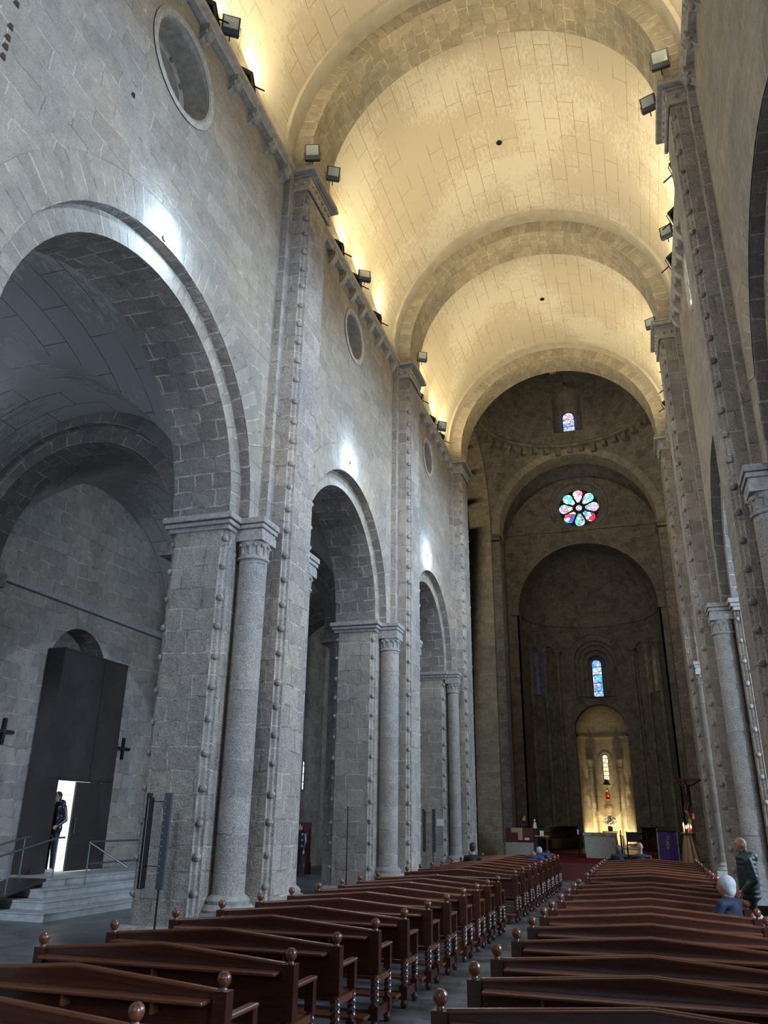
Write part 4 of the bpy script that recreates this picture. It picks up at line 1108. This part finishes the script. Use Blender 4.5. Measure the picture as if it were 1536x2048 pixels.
mb = MB(); mb.box(-.63, .60, -.45, .45, 0.79, 0.90); mb.build('marble_top', M['marble'], t, bevel=0.01)
for s in (-1, 1):
    t = thing('altar_candlestick', 'tall dark candlestick with a white candle %s of the altar' % ('left' if s < 0 else 'right'), 'candlestick', (XC+.16+s*(0.83 if s < 0 else .78), 34.1, ZP), 0, 'candlesticks flanking the altar')
    mb = MB(); mb.lathe(0, 0, [(0.10, 0), (0.10, .03), (0.035, .06), (0.035, .78), (.05, .8), (.05, .82)], 12); mb.box(.05, .09, -.02, .02, 0, .8); mb.build('stand', M['black'], t, 40)
    mb = MB(); mb.lathe(0, 0, [(0.032, .8), (0.032, 1.0), (0, 1.0)], 12); mb.build('candle', simple('candle_wax', (.7, .66, .58), .5), t, 40)
t = thing('chair', 'dark wooden chair right of the altar', 'chair', (-0.72, 35.6, ZP))
for x in (-.22, .22):
    for y in (-.2, .2):
        mb = MB(); mb.box(x-.025, x+.025, y-.025, y+.025, 0, .95 if y > 0 else .45); mb.build('leg', M['darkwood'], t)
mb = MB(); mb.box(-.25, .25, -.23, .23, .42, .47); mb.build('seat', M['redwood'], t)
mb = MB(); mb.box(-.22, .22, .19, .22, .55, .92); mb.build('backrest', M['darkwood'], t)

# choir stalls along the apse wall
for s, nm in ((-1, 'left'), (1, 'right')):
    t = thing('choir_stalls', 'long dark wooden choir stalls curving along the apse wall %s of the altar' % nm, 'choir stalls', group='choir stalls')
    r = 3.15
    g = lambda a, z, rr: (XC+s*rr*math.sin(a), AY+rr*math.cos(a), z)
    a0, a1 = 0.55, 1.58
    for part, r0, r1, z0, z1 in (('back_panel', 3.12, 3.20, ZP, 1.62), ('canopy_rail', 3.00, 3.24, 1.60, 1.66), ('seat_bench', 2.7, 3.12, 1.02, 1.07), ('front_panel', 2.64, 2.70, ZP, 1.07)):
        mb = MB(); n = 20
        for i in range(n):
            b0, b1 = a0+(a1-a0)*i/n, a0+(a1-a0)*(i+1)/n
            mb.face([g(b0, z0, r0), g(b1, z0, r0), g(b1, z1, r0), g(b0, z1, r0)]); mb.face([g(b0, z0, r1), g(b1, z0, r1), g(b1, z1, r1), g(b0, z1, r1)])
            mb.face([g(b0, z1, r0), g(b1, z1, r0), g(b1, z1, r1), g(b0, z1, r1)])
        for b in (a0, a1): mb.face([g(b, z0, r0), g(b, z0, r1), g(b, z1, r1), g(b, z1, r0)])
        mb.build(part, M['darkwood'], t)
    for k in range(6):
        b = a0+(a1-a0)*k/5; mb = MB(); p = g(b, 0, 2.7); q = g(b, 0, 3.1)
        mb.tube([(p[0], p[1], 1.07), (p[0], p[1], 1.32), (q[0], q[1], 1.36)], 0.03, 6); mb.build('armrest', M['darkwood'], t)

# niche furnishings
M['gold'] = simple('gilded', (0.75, 0.50, 0.16), 0.35, 0.7, var=0.2, scale=30); M['redcloth'] = simple('red_painted_robe', (0.45, 0.04, 0.03), 0.6)
sy = 47.55
t = thing('statue', 'small gilded and red seated statue on a bracket in the lit niche', 'statue', (XC, sy, 2.70))
mb = MB(); mb.box(-.20, .20, -.15, .4, 0, .07); mb.box(-.15, .15, -.10, .12, .07, .36); mb.box(-.14, .14, .05, .12, .36, .85); mb.build('throne', M['gold'], t, bevel=.01)
mb = MB(); mb.ball((0, -.02, .56), .13, 8, None, 1, .8, 1.5); mb.ball((0, -.12, .36), .10, 8, None, 1.05, .9, .8); mb.build('robe', M['redcloth'], t, 60)
mb = MB(); mb.ball((0, -.03, .84), .075, 8, None, 1, 1, 1.2); mb.lathe(0, -.03, [(.06, .90), (.075, .98), (.05, .96)], 10); mb.build('head', M['gold'], t, 60)
mb = MB(); mb.ball((.03, -.15, .56), .06, 7, None, 1, 1, 1.5); mb.ball((.03, -.16, .69), .04, 7); mb.build('child', M['gold'], t, 60)
mb = MB(); mb.box(-.24, .24, -.2, .45, -.12, 0); mb.prism([(-.1, -.02), (.1, -.02), (.14, .45), (-.14, .45)], -.75, -.12); mb.build('bracket', M['niche'], t)
mb = MB()
a = [(-.20, -.18), (.20, -.18), (.20, .18), (-.20, .18)]; b = [(-.08, -.08), (.08, -.08), (.08, .08), (-.08, .08)]
for i in range(4):
    j = (i+1) % 4; mb.face([(XC+a[i][0], sy+a[i][1], 3.80), (XC+a[j][0], sy+a[j][1], 3.80), (XC+b[j][0], sy+b[j][1], 4.08), (XC+b[i][0], sy+b[i][1], 4.08)])
mb.face([(XC+p[0], sy+p[1], 4.08) for p in b]); mb.face([(XC+p[0], sy+p[1], 3.80) for p in a])
tag(mb.build('canopy_hood', M['black']), 'small dark sloping metal hood above the gilded statue', 'hood')
t = thing('pedestal', 'low stone pedestal in front of the lit niche', 'pedestal', (XC, 46.95, ZP))
mb = MB(); mb.box(-.35, .35, -.25, .25, 0, .75); mb.box(-.40, .40, -.3, .3, .75, .83); mb.build('pedestal_block', M['niche'], t, bevel=.02)
t = thing('flower_arrangement', 'bouquet of white flowers in a square black vase before the lit niche', 'flowers', (XC+.02, 46.95, ZP+.83))
mb = MB(); mb.prism([(-.12, -.12), (.12, -.12), (.12, .12), (-.12, .12)], 0, .26); mb.build('vase', M['black'], t)
M['petal'] = simple('white_petals', (0.80, 0.80, 0.76), 0.6, var=.1); M['green'] = simple('dark_green_leaves', (0.03, 0.07, 0.03), 0.6, var=.4, scale=15)
mb = MB()
for i in range(90):
    a = random.uniform(0, 2*PI); e = random.uniform(.05, 1.4); r = random.uniform(.15, .30)
    d = Vector((math.cos(a)*math.cos(e), math.sin(a)*math.cos(e), math.sin(e))); c = Vector((0, 0, .3))+d*r; s_ = d.cross(Vector((0, 0, 1))).normalized()*.03
    mb.face([c-s_-d*.06, c+s_-d*.06, c+s_*.6+d*.07, c-s_*.6+d*.07])
mb.build('leaves', M['green'], t)['kind'] = 'stuff'
fm = None
for i in range(26):
    a = random.uniform(0, 2*PI); e = random.uniform(-.05, 1.5); r = random.uniform(.33, .42)
    c = (math.cos(a)*math.cos(e)*r, math.sin(a)*math.cos(e)*r, .33+math.sin(e)*r*.95)
    if fm is None:
        mb = MB()
        for k in range(6): mb.ball((.03*math.cos(k*PI/3), .03*math.sin(k*PI/3), 0), .026, 4, None, 1, 1, .8)
        mb.ball((0, 0, .012), .03, 5); fl = mb.build('flower', M['petal'], t, 60, c); fm = fl
    else:
        fl = fm.copy(); C.objects.link(fl); fl.parent = t; fl.location = c; fl.rotation_euler = (random.uniform(-1, 1), random.uniform(-1, 1), 0)
        fl.scale = (random.uniform(1.1, 1.9),)*3

# ambo, table and lectern
t = thing('ambo', 'dark red wooden reading desk on a grey stone base, left of the platform', 'ambo', (0, 0, 0))
mb = MB(); mb.box(-5.56, -4.47, 33.9, 35.0, ZP, 1.09); mb.build('stone_base', M['altar'], t)
mb = MB(); mb.box(-5.55, -4.47, 33.95, 34.03, 1.09, 1.63); mb.box(-5.55, -5.47, 34.03, 34.9, 1.09, 1.63); mb.box(-4.55, -4.47, 34.03, 34.9, 1.09, 1.50); mb.build('desk_front', M['redwood'], t)
mb = MB(); mb.box(-5.33, -4.88, 33.935, 33.95, 1.46, 1.63); mb.box(-5.06, -4.88, 33.935, 33.95, 1.18, 1.46); mb.build('tan_cloth', M['tan'], t)
mb = MB(); mb.box(-5.06, -4.50, 33.90, 33.95, 1.13, 1.18); mb.build('ledge', M['carpet'], t)
mb = MB(); mb.box(-4.80, -4.62, 33.90, 33.94, 1.182, 1.27); tag(mb.build('booklet', M['paper']), 'small pale booklet on the ledge of the reading desk', 'booklet')
t = thing('side_table', 'narrow dark table with a pale top beside the reading desk', 'table', (-4.15, 34.1, ZP))
mb = MB(); mb.box(-.26, .26, -.18, .18, .72, .75); mb.build('table_top', M['tan'], t)
for x in (-.2, .2):
    for y in (-.14, .14):
        mb = MB(); mb.box(x-.02, x+.02, y-.02, y+.02, 0, .72); mb.build('leg', M['darkwood'], t)
mb = MB(); mb.box(-4.20, -4.05, 34.0, 34.02, 1.352, 1.54); tag(mb.build('leaflet', M['paper']), 'small white leaflet standing on the side table', 'leaflet')
t = thing('figurine', 'small black and white figurine on a shelf right of the reading desk', 'figurine', (-4.42, 34.3, 1.62))
mb = MB(); mb.lathe(0, 0, [(.09, 0), (.08, .1), (.05, .2), (.02, .24)], 10); mb.build('robe', M['paper'], t, 50)
mb = MB(); mb.ball((0, 0, .29), .045, 7); mb.build('head', M['paper'], t, 60)
mb = MB(); mb.ball((.07, .02, .12), .08, 7, None, .7, .7, 1.4); mb.build('cloak', M['black'], t, 60)
mb = MB(); mb.box(-4.55, -4.05, 34.15, 34.45, 1.59, 1.62); mb.box(-4.46, -4.36, 34.25, 34.35, ZP, 1.59); tag(mb.build('shelf_stand', M['darkwood']), 'small dark stand with a flat top carrying the black and white figurine', 'stand')

M['purple'] = simple('purple_cloth', (0.038, 0.013, 0.11), 0.75, var=0.15, scale=25); M['goldthread'] = simple('gold_thread', (0.42, 0.30, 0.14), 0.6)
t = thing('lectern', 'lectern hung with a purple cloth bearing a gold monogram', 'lectern', (0.54, 31.6, ZP))
mb = MB(); mb.box(-.35, -.30, -.02, .28, 0, 1.08); mb.box(.30, .36, -.02, .28, 0, 1.02); mb.box(-.35, .36, 0, .28, 0, .10); mb.build('stone_frame', M['marble'], t, bevel=.01)
mb = MB(); mb.box(-.30, .30, 0.02, .05, .1, 1.0)
mb.face([(-.34, -.08, 1.02), (.34, -.08, 1.02), (.34, .34, 1.16), (-.34, .34, 1.16)]); mb.face([(-.34, -.08, 1.0), (.34, -.08, 1.0), (.34, .34, 1.14), (-.34, .34, 1.14)])
mb.build('desk', M['darkwood'], t)
mb = MB(); G = [[(-.295+.59*i/24, -.045-.006*math.sin(i*1.1), z) for z in (1.03, .8, .5, .02)] for i in range(25)]; mb.grid(G)
cl = mb.build('purple_cloth', M['purple'], t, 60)
mb = MB()   # gold sign: a looped stem crossed by two slanting strokes
def stroke(pts, r=.009): mb.tube([(x, -.062, z) for x, z in pts], r, 6)
stroke([(0.0, .86), (0.0, .42)]); stroke([(0.0, .86), (.05, .85), (.075, .80), (.05, .75), (0, .74)])
stroke([(-.08, .70), (.08, .56)]); stroke([(.08, .70), (-.08, .56)]); stroke([(-.055, .52), (-.03, .46), (0, .50), (.03, .46), (.055, .52)])
mb.build('gold_monogram', M['goldthread'], cl)

# processional cross with a bronze figure, wreath of lit candles on a draped pedestal
KX, KY = 1.385, 32.2
# ------------------------------------------------------------------ figures: one continuous skin grown from limbs, then coloured by region
def figure(prims, mats, name='body', voxel=0.012, parent=None, smooth=4, xf=None):
    bm = bmesh.new()
    for p in prims:
        if p[0] == 'c':
            a, b = Vector(p[1]), Vector(p[2]); r0, r1 = p[3], p[4]
            for c, r in ((a, r0), (b, r1)): bmesh.ops.create_uvsphere(bm, u_segments=14, v_segments=9, radius=r, matrix=Matrix.Translation(c))
            d = b-a
            if d.length > 1e-5:
                m_ = Matrix.Translation((a+b)/2) @ d.to_track_quat('Z', 'Y').to_matrix().to_4x4()
                bmesh.ops.create_cone(bm, cap_ends=True, segments=14, radius1=r0, radius2=r1, depth=d.length, matrix=m_)
        else:
            r = p[2]; m_ = Matrix.Translation(p[1]) @ Matrix.Diagonal((r[0], r[1], r[2], 1))
            bmesh.ops.create_uvsphere(bm, u_segments=20, v_segments=12, radius=1, matrix=m_)
    me = bpy.data.meshes.new(name); bm.to_mesh(me); bm.free()
    o = bpy.data.objects.new(name, me); C.objects.link(o)
    rm = o.modifiers.new('r', 'REMESH'); rm.mode = 'VOXEL'; rm.voxel_size = voxel; rm.use_smooth_shade = True
    sm = o.modifiers.new('s', 'SMOOTH'); sm.factor = 0.5; sm.iterations = smooth
    bpy.context.view_layer.update()
    ev = o.evaluated_get(bpy.context.evaluated_depsgraph_get())
    m2 = bpy.data.meshes.new_from_object(ev); o.modifiers.clear(); o.data = m2; bpy.data.meshes.remove(me)
    keys = []
    for p in prims:
        k = p[-1]
        if k not in keys: keys.append(k)
    m2.materials.clear()
    for k in keys: m2.materials.append(mats[k])
    def dist(p, c):
        if p[0] == 'c':
            a, b = Vector(p[1]), Vector(p[2]); d = b-a; L = d.length_squared
            tt = 0 if L < 1e-9 else max(0, min(1, (c-a).dot(d)/L))
            return (c-(a+d*tt)).length - (p[3]+(p[4]-p[3])*tt)
        r = p[2]; q = c-Vector(p[1]); k = math.sqrt((q.x/r[0])**2+(q.y/r[1])**2+(q.z/r[2])**2)
        return (k-1)*min(r)
    for pl in m2.polygons:
        c = pl.center; best = min(prims, key=lambda p: dist(p, c)); pl.material_index = keys.index(best[-1])
    m2.polygons.foreach_set('use_smooth', [True]*len(m2.polygons))
    if parent: o.parent = parent
    return o
SK = simple('skin', (0.42, 0.23, 0.16), 0.55); SKD = simple('skin_dim', (0.35, 0.19, 0.14), 0.6)
M['jeans'] = simple('dark_trousers', (0.012, 0.014, 0.018), 0.8); M['shoe'] = simple('dark_shoes', (0.02, 0.02, 0.02), 0.5)
M['eye'] = simple('eye_dark', (0.02, 0.015, 0.012), 0.3); M['lip'] = simple('lips', (0.35, 0.14, 0.11), 0.5)
def head(x, z, y=0, s=1.0, tx=0):   # facing +x
    q = lambda a, b, c: (x+a*s, y+b*s, z+c*s)
    return [('e', q(0, 0, .0), (.092*s, .074*s, .108*s), 'skin'), ('e', q(.035, 0, -.05), (.062*s, .052*s, .062*s), 'skin'), ('e', q(.066, 0, -.088), (.026*s, .026*s, .02*s), 'skin'),
            ('c', q(.088, 0, .012), q(.108, 0, -.022), .010*s, .015*s, 'skin'), ('e', q(.082, 0, .03), (.014*s, .045*s, .012*s), 'skin'),
            ('e', q(.088, .03, .012), (.010*s, .013*s, .008*s), 'eye'), ('e', q(.088, -.03, .012), (.010*s, .013*s, .008*s), 'eye'),
            ('e', q(.090, 0, -.053), (.010*s, .022*s, .007*s), 'lip'), ('e', q(-.005, .075, -.01), (.02*s, .012*s, .03*s), 'skin'), ('e', q(-.005, -.075, -.01), (.02*s, .012*s, .03*s), 'skin')]
def hand(w, d, side, k='skin'):      # wrist point, pointing direction, fingers slightly curled
    w = Vector(w); d = Vector(d).normalized(); n = Vector((0, 0, 1)).cross(d)
    if n.length < .2: n = Vector((1, 0, 0)).cross(d)
    n.normalize(); c = n.cross(d)
    out = [('c', tuple(w), tuple(w+d*.075), .026, .033, k)]
    for i, L in enumerate((.062, .072, .068, .052)):
        b = w+d*.085+c*(.030-.020*i); m_ = b+d*L*.5; e = b+d*L*.85+n*side*.022
        out += [('c', tuple(b), tuple(m_), .0105, .0095, k), ('c', tuple(m_), tuple(e), .0095, .008, k)]
    tb = w+d*.03+c*.028; out += [('c', tuple(tb), tuple(tb+d*.04+c*.028), .012, .010, k), ('c', tuple(tb+d*.04+c*.028), tuple(tb+d*.065+c*.03), .010, .009, k)]
    return out
def legs_stand(k1='leg', k2='shoe', sp=.10):
    out = []
    for s in (-1, 1):
        out += [('c', (0, s*.09, .90), (.02, s*sp, .49), .092, .063, k1), ('c', (.02, s*sp, .49), (-.01, s*sp, .10), .062, .045, k1),
                ('c', (-.04, s*sp, .045), (.06, s*(sp+.01), .05), .043, .045, k2), ('c', (.06, s*(sp+.01), .045), (.17, s*(sp+.025), .035), .045, .033, k2)]
    out.append(('e', (0, 0, .92), (.115, .16, .12), k1)); return out
def puffer(z0, z1, d, w, n, k='coat', x=0):
    return [('e', (x, 0, z0+(z1-z0)*(i+.5)/n), (d, w*(1.0 if i < n-2 else 1.0-.06*(i-n+2)), (z1-z0)/n*1.05), k) for i in range(n)] + [('c', (x, 0, z0+d*.5), (x, 0, z1-d*.5), d*.85, d*.85, k)]
def person(loc, rz, label, prims, mats, hair=None, s=1.0, group=None, voxel=.012):
    t = thing('person', label, 'person', loc, rz, group); t.scale = (s, s, s)
    mm = {'skin': SK, 'leg': M['jeans'], 'shoe': M['shoe'], 'eye': M['eye'], 'lip': M['lip']}; mm.update(mats)
    figure(prims, mm, 'body', voxel, t)
    if hair: 
        pr, mt = hair; figure(pr, {'hair': mt}, 'hair', .012, t, 2)
    return t
HG = simple('grey_hair', (0.42, 0.42, 0.43), .8, var=.25, scale=60); HB = simple('black_hair', (0.01, 0.008, 0.007), .6); HD = simple('brown_grey_hair', (0.12, 0.10, 0.08), .8, var=.3, scale=50)
HW_ = simple('silver_hair', (0.36, 0.36, 0.38), .8, var=.4, scale=45)
def hair_cap(x, z, s=1.0, back=0.0, drop=.03):
    drop = min(drop, .03)
    q = lambda a, b, c: (x+a*s, b*s, z+c*s)
    return [('e', q(-.022-back, 0, .018), (.098*s, .088*s, .100*s), 'hair'), ('e', q(-.05, 0, -.03), (.06*s, .078*s, (.06+drop)*s), 'hair')]

# man standing at the right in a dark green quilted jacket
GC = simple('dark_green_quilted_jacket', (0.014, 0.030, 0.024), .55, var=.2, scale=8)
pr = legs_stand() + [('e', (0, 0, 1.10), (.160, .222, .42), 'coat')] + puffer(.80, 1.42, .155, .215, 9) + [('e', (0, 0, 1.36), (.125, .205, .10), 'coat'), ('e', (-.06, 0, 1.44), (.10, .12, .05), 'coat'), ('e', (-.125, 0, 1.40), (.06, .11, .075), 'coat'), ('c', (.0, 0, 1.40), (.03, 0, 1.52), .066, .055, 'skin'), ('e', (.0, 0, 1.44), (.085, .09, .045), 'coat')] + head(.045, 1.585)
for s in (-1, 1):
    a, e, w_ = Vector((-.01, s*.21, 1.34)), Vector((-.06, s*.27, 1.08)), Vector((.10, s*.22, .93))
    for i in range(4): pr.append(('e', tuple(a.lerp(e, (i+.3)/4)), (.074, .068, .05), 'coat'))
    pr += [('c', tuple(a), tuple(e), .07, .062, 'coat'), ('c', tuple(e), tuple(w_), .062, .05, 'coat'), ('e', tuple(e.lerp(w_, .5)), (.062, .062, .062), 'coat')] + hand(w_, (.9, 0, -.4), s)
person((1.40, 14.75, 0), PI*1.0, 'bald man in a dark green quilted jacket standing at the right, facing left', pr, {'coat': GC},
       None)
# visitor in black in the open doorway
BC = simple('black_shiny_jacket', (0.008, 0.010, 0.014), .28, coat=.4)
pr = legs_stand(sp=.08) + puffer(.86, 1.46, .14, .21, 3) + [('e', (0, 0, 1.43), (.12, .21, .09), 'coat'), ('e', (-.13, 0, 1.50), (.09, .12, .10), 'coat'), ('c', (.01, 0, 1.46), (.03, 0, 1.58), .06, .052, 'skin')] + head(.04, 1.66)
for s in (-1, 1):
    a, e, w_ = Vector((0, s*.20, 1.42)), Vector((-.04, s*.25, 1.14)), Vector((.16, s*.2, 1.0)); pr += [('c', tuple(a), tuple(e), .066, .056, 'coat'), ('c', tuple(e), tuple(w_), .055, .038, 'coat')] + hand(w_, (.9, 0, -.2), s)
person((-13.42, 16.72, 0.645), -PI/2, 'visitor in a black hooded jacket standing in the bright open doorway', pr, {'coat': BC, 'shoe': simple('white_shoes', (.6, .6, .62), .6)}, (hair_cap(.04, 1.66), HB))
# dark figure far down the aisle
pr = legs_stand() + puffer(.86, 1.42, .13, .20, 3) + [('e', (0, 0, 1.40), (.11, .2, .08), 'coat'), ('c', (0, 0, 1.42), (.02, 0, 1.54), .055, .05, 'skin')] + head(.03, 1.60)
for s in (-1, 1):
    a, e, w_ = Vector((0, s*.19, 1.38)), Vector((0, s*.24, 1.10)), Vector((.06, s*.22, .86)); pr += [('c', tuple(a), tuple(e), .06, .05, 'coat'), ('c', tuple(e), tuple(w_), .05, .035, 'coat')] + hand(w_, (.1, 0, -1), s)
person((-11.85, 27.9, 0), -2.0, 'person in dark clothes standing far down the left aisle between two piers', pr, {'coat': BC}, (hair_cap(.03, 1.60), HB))

# seated people
def seated(lean=0.0, w=.21, headx=0.0, hz=1.20, arms='lap', hs=1.0):
    pr = []
    for s in (-1, 1):
        pr += [('c', (0.05, s*.10, .53), (.44, s*.11, .53), .085, .062, 'leg'), ('c', (.44, s*.11, .53), (.42, s*.11, .12), .060, .045, 'leg'),
               ('c', (.38, s*.11, .045), (.54, s*.12, .04), .042, .034, 'shoe')]
        a = Vector((lean*.9, s*(w-.02), .98)); e = Vector((.10+lean*.7, s*(w+.05), .74)); w_ = Vector((.32, s*.12, .66))
        pr += [('c', tuple(a), tuple(e), .062, .052, 'coat'), ('c', tuple(e), tuple(w_), .052, .036, 'coat')] + hand(w_, (.8, -s*.5, -.1), s)
    pr += [('e', (.03, 0, .56), (.15, .18, .12), 'leg'), ('c', (.02, 0, .60), (lean*.9, 0, .93), .135, .135, 'coat'), ('e', (lean*.5+.01, 0, .78), (.135, .18, .2), 'coat'),
           ('e', (lean*.9, 0, .985), (.11, w, .075), 'coat'), ('c', (lean*.9, 0, 1.0), (lean+headx, 0, hz-.07), .056, .05, 'skin')] + head(lean+headx+.02, hz, 0, hs)
    return pr
def sit(x, y, label, col, hair, lean=0.0, hz=1.20, rz=PI/2, w=.21, hs=1.0, drop=.03, headx=0.0, s=1.0):
    cm = simple('coat_'+label.split()[0], col, .75, var=.2, scale=10)
    return person((x, y, 0), rz, label, seated(lean, w, headx, hz, hs=hs), {'coat': cm}, (hair_cap(lean+headx+.02, hz, hs, drop=drop), hair) if hair else None, s, None, .0145)
sit(-4.50, 22.10, 'dark-haired man in black sitting alone near the left end of a pew, left block', (.008, .008, .012), HB, hz=1.24)
sit(-3.17, 25.22, 'person with silver hair sitting near the aisle end of the left block, leaning left', (.02, .03, .08), HW_, hz=1.08, lean=.08, drop=.05)
sit(-3.05, 26.28, 'small dark-capped person sitting in front of the silver-haired one, left block', (.03, .035, .05), HB, hz=1.02, s=.95)
sit(-3.22, 24.20, 'person in a bright blue jacket bending forward near the aisle end of the left block', (.012, .03, .13), simple('auburn_hair', (.26, .11, .05), .8), hz=1.04, lean=.12, s=.95)
sit(-0.93, 25.45, 'woman with short greying brown hair and dark blue coat in the front right pew', (.015, .03, .05), HD, hz=1.17, w=.2)
sit(-0.33, 25.45, 'balding man in a dark grey-green coat in the front right pew', (.022, .028, .027), None, hz=1.25, w=.25, hs=1.03)
sit(0.84, 11.52, 'white-haired woman in a navy coat at the right end of a pew, head turned left', (.010, .014, .035), HG, hz=1.18, rz=PI/2+1.05, w=.23, drop=.045, hs=1.06)
o = person((-4.94, 34.62, 0.84), -0.3, 'dark-haired man in black sitting behind the reading desk, seen in profile', seated(0, .2, 0, 1.16), {'coat': BC}, (hair_cap(.02, 1.16), HB))
t = thing('stool', 'dark stool behind the reading desk under the man in black', 'stool', (-4.92, 34.62, 1.09)); mb = MB(); mb.box(-.2, .2, -.2, .2, 0, .12); mb.build('seat', M['darkwood'], t)
mb = MB()
for i in range(14): mb.ball((random.uniform(-.07, .07), random.uniform(-.05, .05), random.uniform(-.02, .09)), random.uniform(.025, .045), 5)
o = mb.build('cloth_bundle', simple('pink_white_cloth', (.55, .33, .27), .8, var=.5, scale=12), None, 60, (1.13, 11.72, .76)); tag(o, 'crumpled pink and white cloth on the pew end beside the white-haired woman', 'cloth')

# crucifix
t = thing('crucifix', 'tall reddish wooden cross with a dark bronze figure behind the lit candles', 'crucifix', (KX, KY, ZP))
mb = MB(); mb.box(-.045, .045, 0, .05, 0, 3.70); mb.box(-.11, .11, -.04, .09, 0, .9); mb.build('upright', M['crosswood'], t)
mb = MB(); mb.box(-.56, .54, -.012, .05, 2.70, 2.80); mb.build('crossbar', M['crosswood'], t)
mb = MB(); mb.box(-.32, .32, -.30, .30, -.0, .05); mb.build('foot', M['darkwood'], t)
mb = MB(); mb.box(.06, .17, -.02, 0, 1.42, 1.62); mb.build('card', M['tan'], t)
b = -.10
pr = [('c', (0, b, 2.52), (0, b, 2.30), .085, .10, 'k'), ('c', (0, b, 2.30), (.01, b, 2.02), .10, .075, 'k'), ('e', (.01, b, 1.96), (.10, .075, .08), 'k'), ('e', (-.01, b-.03, 2.70), (.062, .07, .085), 'k'), ('c', (0, b, 2.58), (0, b-.01, 2.66), .035, .035, 'k'),
      ('c', (-.10, b, 2.54), (-.27, b+.02, 2.72), .04, .03, 'k'), ('c', (-.27, b+.02, 2.72), (-.33, b+.05, 3.02), .028, .02, 'k'), ('c', (.10, b, 2.54), (.30, b+.02, 2.62), .04, .03, 'k'), ('c', (.30, b+.02, 2.62), (.50, b+.07, 2.76), .028, .02, 'k'),
      ('c', (-.05, b, 1.96), (-.13, b-.14, 1.72), .065, .045, 'k'), ('c', (-.13, b-.14, 1.72), (.0, b+.03, 1.50), .045, .03, 'k'), ('c', (.05, b, 1.96), (-.05, b-.15, 1.70), .065, .045, 'k'), ('c', (-.05, b-.15, 1.70), (.03, b+.03, 1.46), .045, .03, 'k'),
      ('c', (.0, b+.03, 1.50), (.02, b-.05, 1.42), .03, .022, 'k'), ('c', (.03, b+.03, 1.46), (.05, b-.05, 1.39), .03, .022, 'k')]
pr = [(p[0], p[1], p[2], p[3]*1.35, p[4]*1.35, p[5]) if p[0] == 'c' else p for p in pr]
figure(pr, {'k': M['corpus']}, 'bronze_figure', .012, t, 3)
mb = MB(); mb.ball((0, b, 1.95), .105, 8, None, 1.1, .85, .8); mb.build('loincloth', M['corpus'], t, 60)

t = thing('candle_stand', 'pedestal draped in pleated beige cloth carrying a wreath of lit candles', 'candle stand', (1.25, 31.9, ZP))
mb = MB(); rows = []
for z, r in ((.02, .30), (.3, .25), (.6, .19), (.86, .13), (.90, .12)):
    rows.append([(r*(1+.16*math.cos(9*a))*math.cos(a), r*(1+.16*math.cos(9*a))*math.sin(a), z) for a in [2*PI*i/90 for i in range(91)]])
mb.grid(rows); mb.build('drape', simple('beige_drape', (.36, .25, .155), .85), t, 60)
mb = MB(); mb.lathe(0, 0, [(0, .0), (.1, .0), (.1, .90), (0, .90)], 12); mb.build('pedestal', M['darkwood'], t)
mb = MB()
for i in range(60):
    a = random.uniform(0, 2*PI); r = random.uniform(.12, .24); mb.ball((r*math.cos(a), r*math.sin(a), random.uniform(.90, .97)), random.uniform(.02, .035), 4)
mb.build('wreath', M['green'], t)['kind'] = 'stuff'
FL = simple('candle_flame', (1, .8, .5), .5, emit=(1.0, .62, .25), es=26.0)
cm = {'purple': simple('purple_candle', (.12, .02, .12), .4), 'red': simple('red_candle', (.45, .03, .06), .4), 'white': simple('white_candle', (.8, .72, .6), .4), 'pink': simple('rose_candle', (.5, .08, .12), .4)}
for (dx, dy, c_, h) in ((-.11, -.02, 'white', .24), (-.03, -.13, 'purple', .16), (.05, .10, 'pink', .20), (.13, -.03, 'red', .17)):
    q = thing('altar_candle', 'lit %s candle in the wreath before the crucifix' % c_, 'candle', (1.25+dx, 31.9+dy, ZP+.94), 0, 'lit candles of the wreath')
    mb = MB(); mb.lathe(0, 0, [(.033, 0), (.033, h), (0, h)], 12); mb.build('wax', cm[c_], q, 40)
    mb = MB(); mb.lathe(0, 0, [(0, h), (.018, h+.02), (.022, h+.045), (.012, h+.09), (0, h+.13)], 10); mb.build('flame', FL, q, 60)
light('candle_light', 'POINT', (1.25, 31.7, ZP+1.35), (0, 0, 0), 6.0, (1.0, .6, .3), .08)

light('niche_light', 'SPOT', (XC-1.12, 46.80, 0.75), (XC-.45, 47.9, 1.75), P_NICHE, (1.0, .82, .46), 0.06, spot=math.radians(102), blend=0.85)
light('niche_light', 'SPOT', (XC+1.12, 46.80, 0.75), (XC+.45, 47.9, 1.75), P_NICHE, (1.0, .82, .46), 0.06, spot=math.radians(102), blend=0.85)
light('niche_light', 'SPOT', (XC+.5, 45.75, 0.72), (XC+.05, 47.2, 2.2), 100.0, (1.0, .86, .58), 0.05, spot=math.radians(60), blend=0.6)  # front spill added to brighten the white flowers
light('crossing_fill', 'AREA', (XC, 30.6, 15.0), (XC, 40.0, 14.0), P_CROSS, (1.0, .84, .58), 3.0)
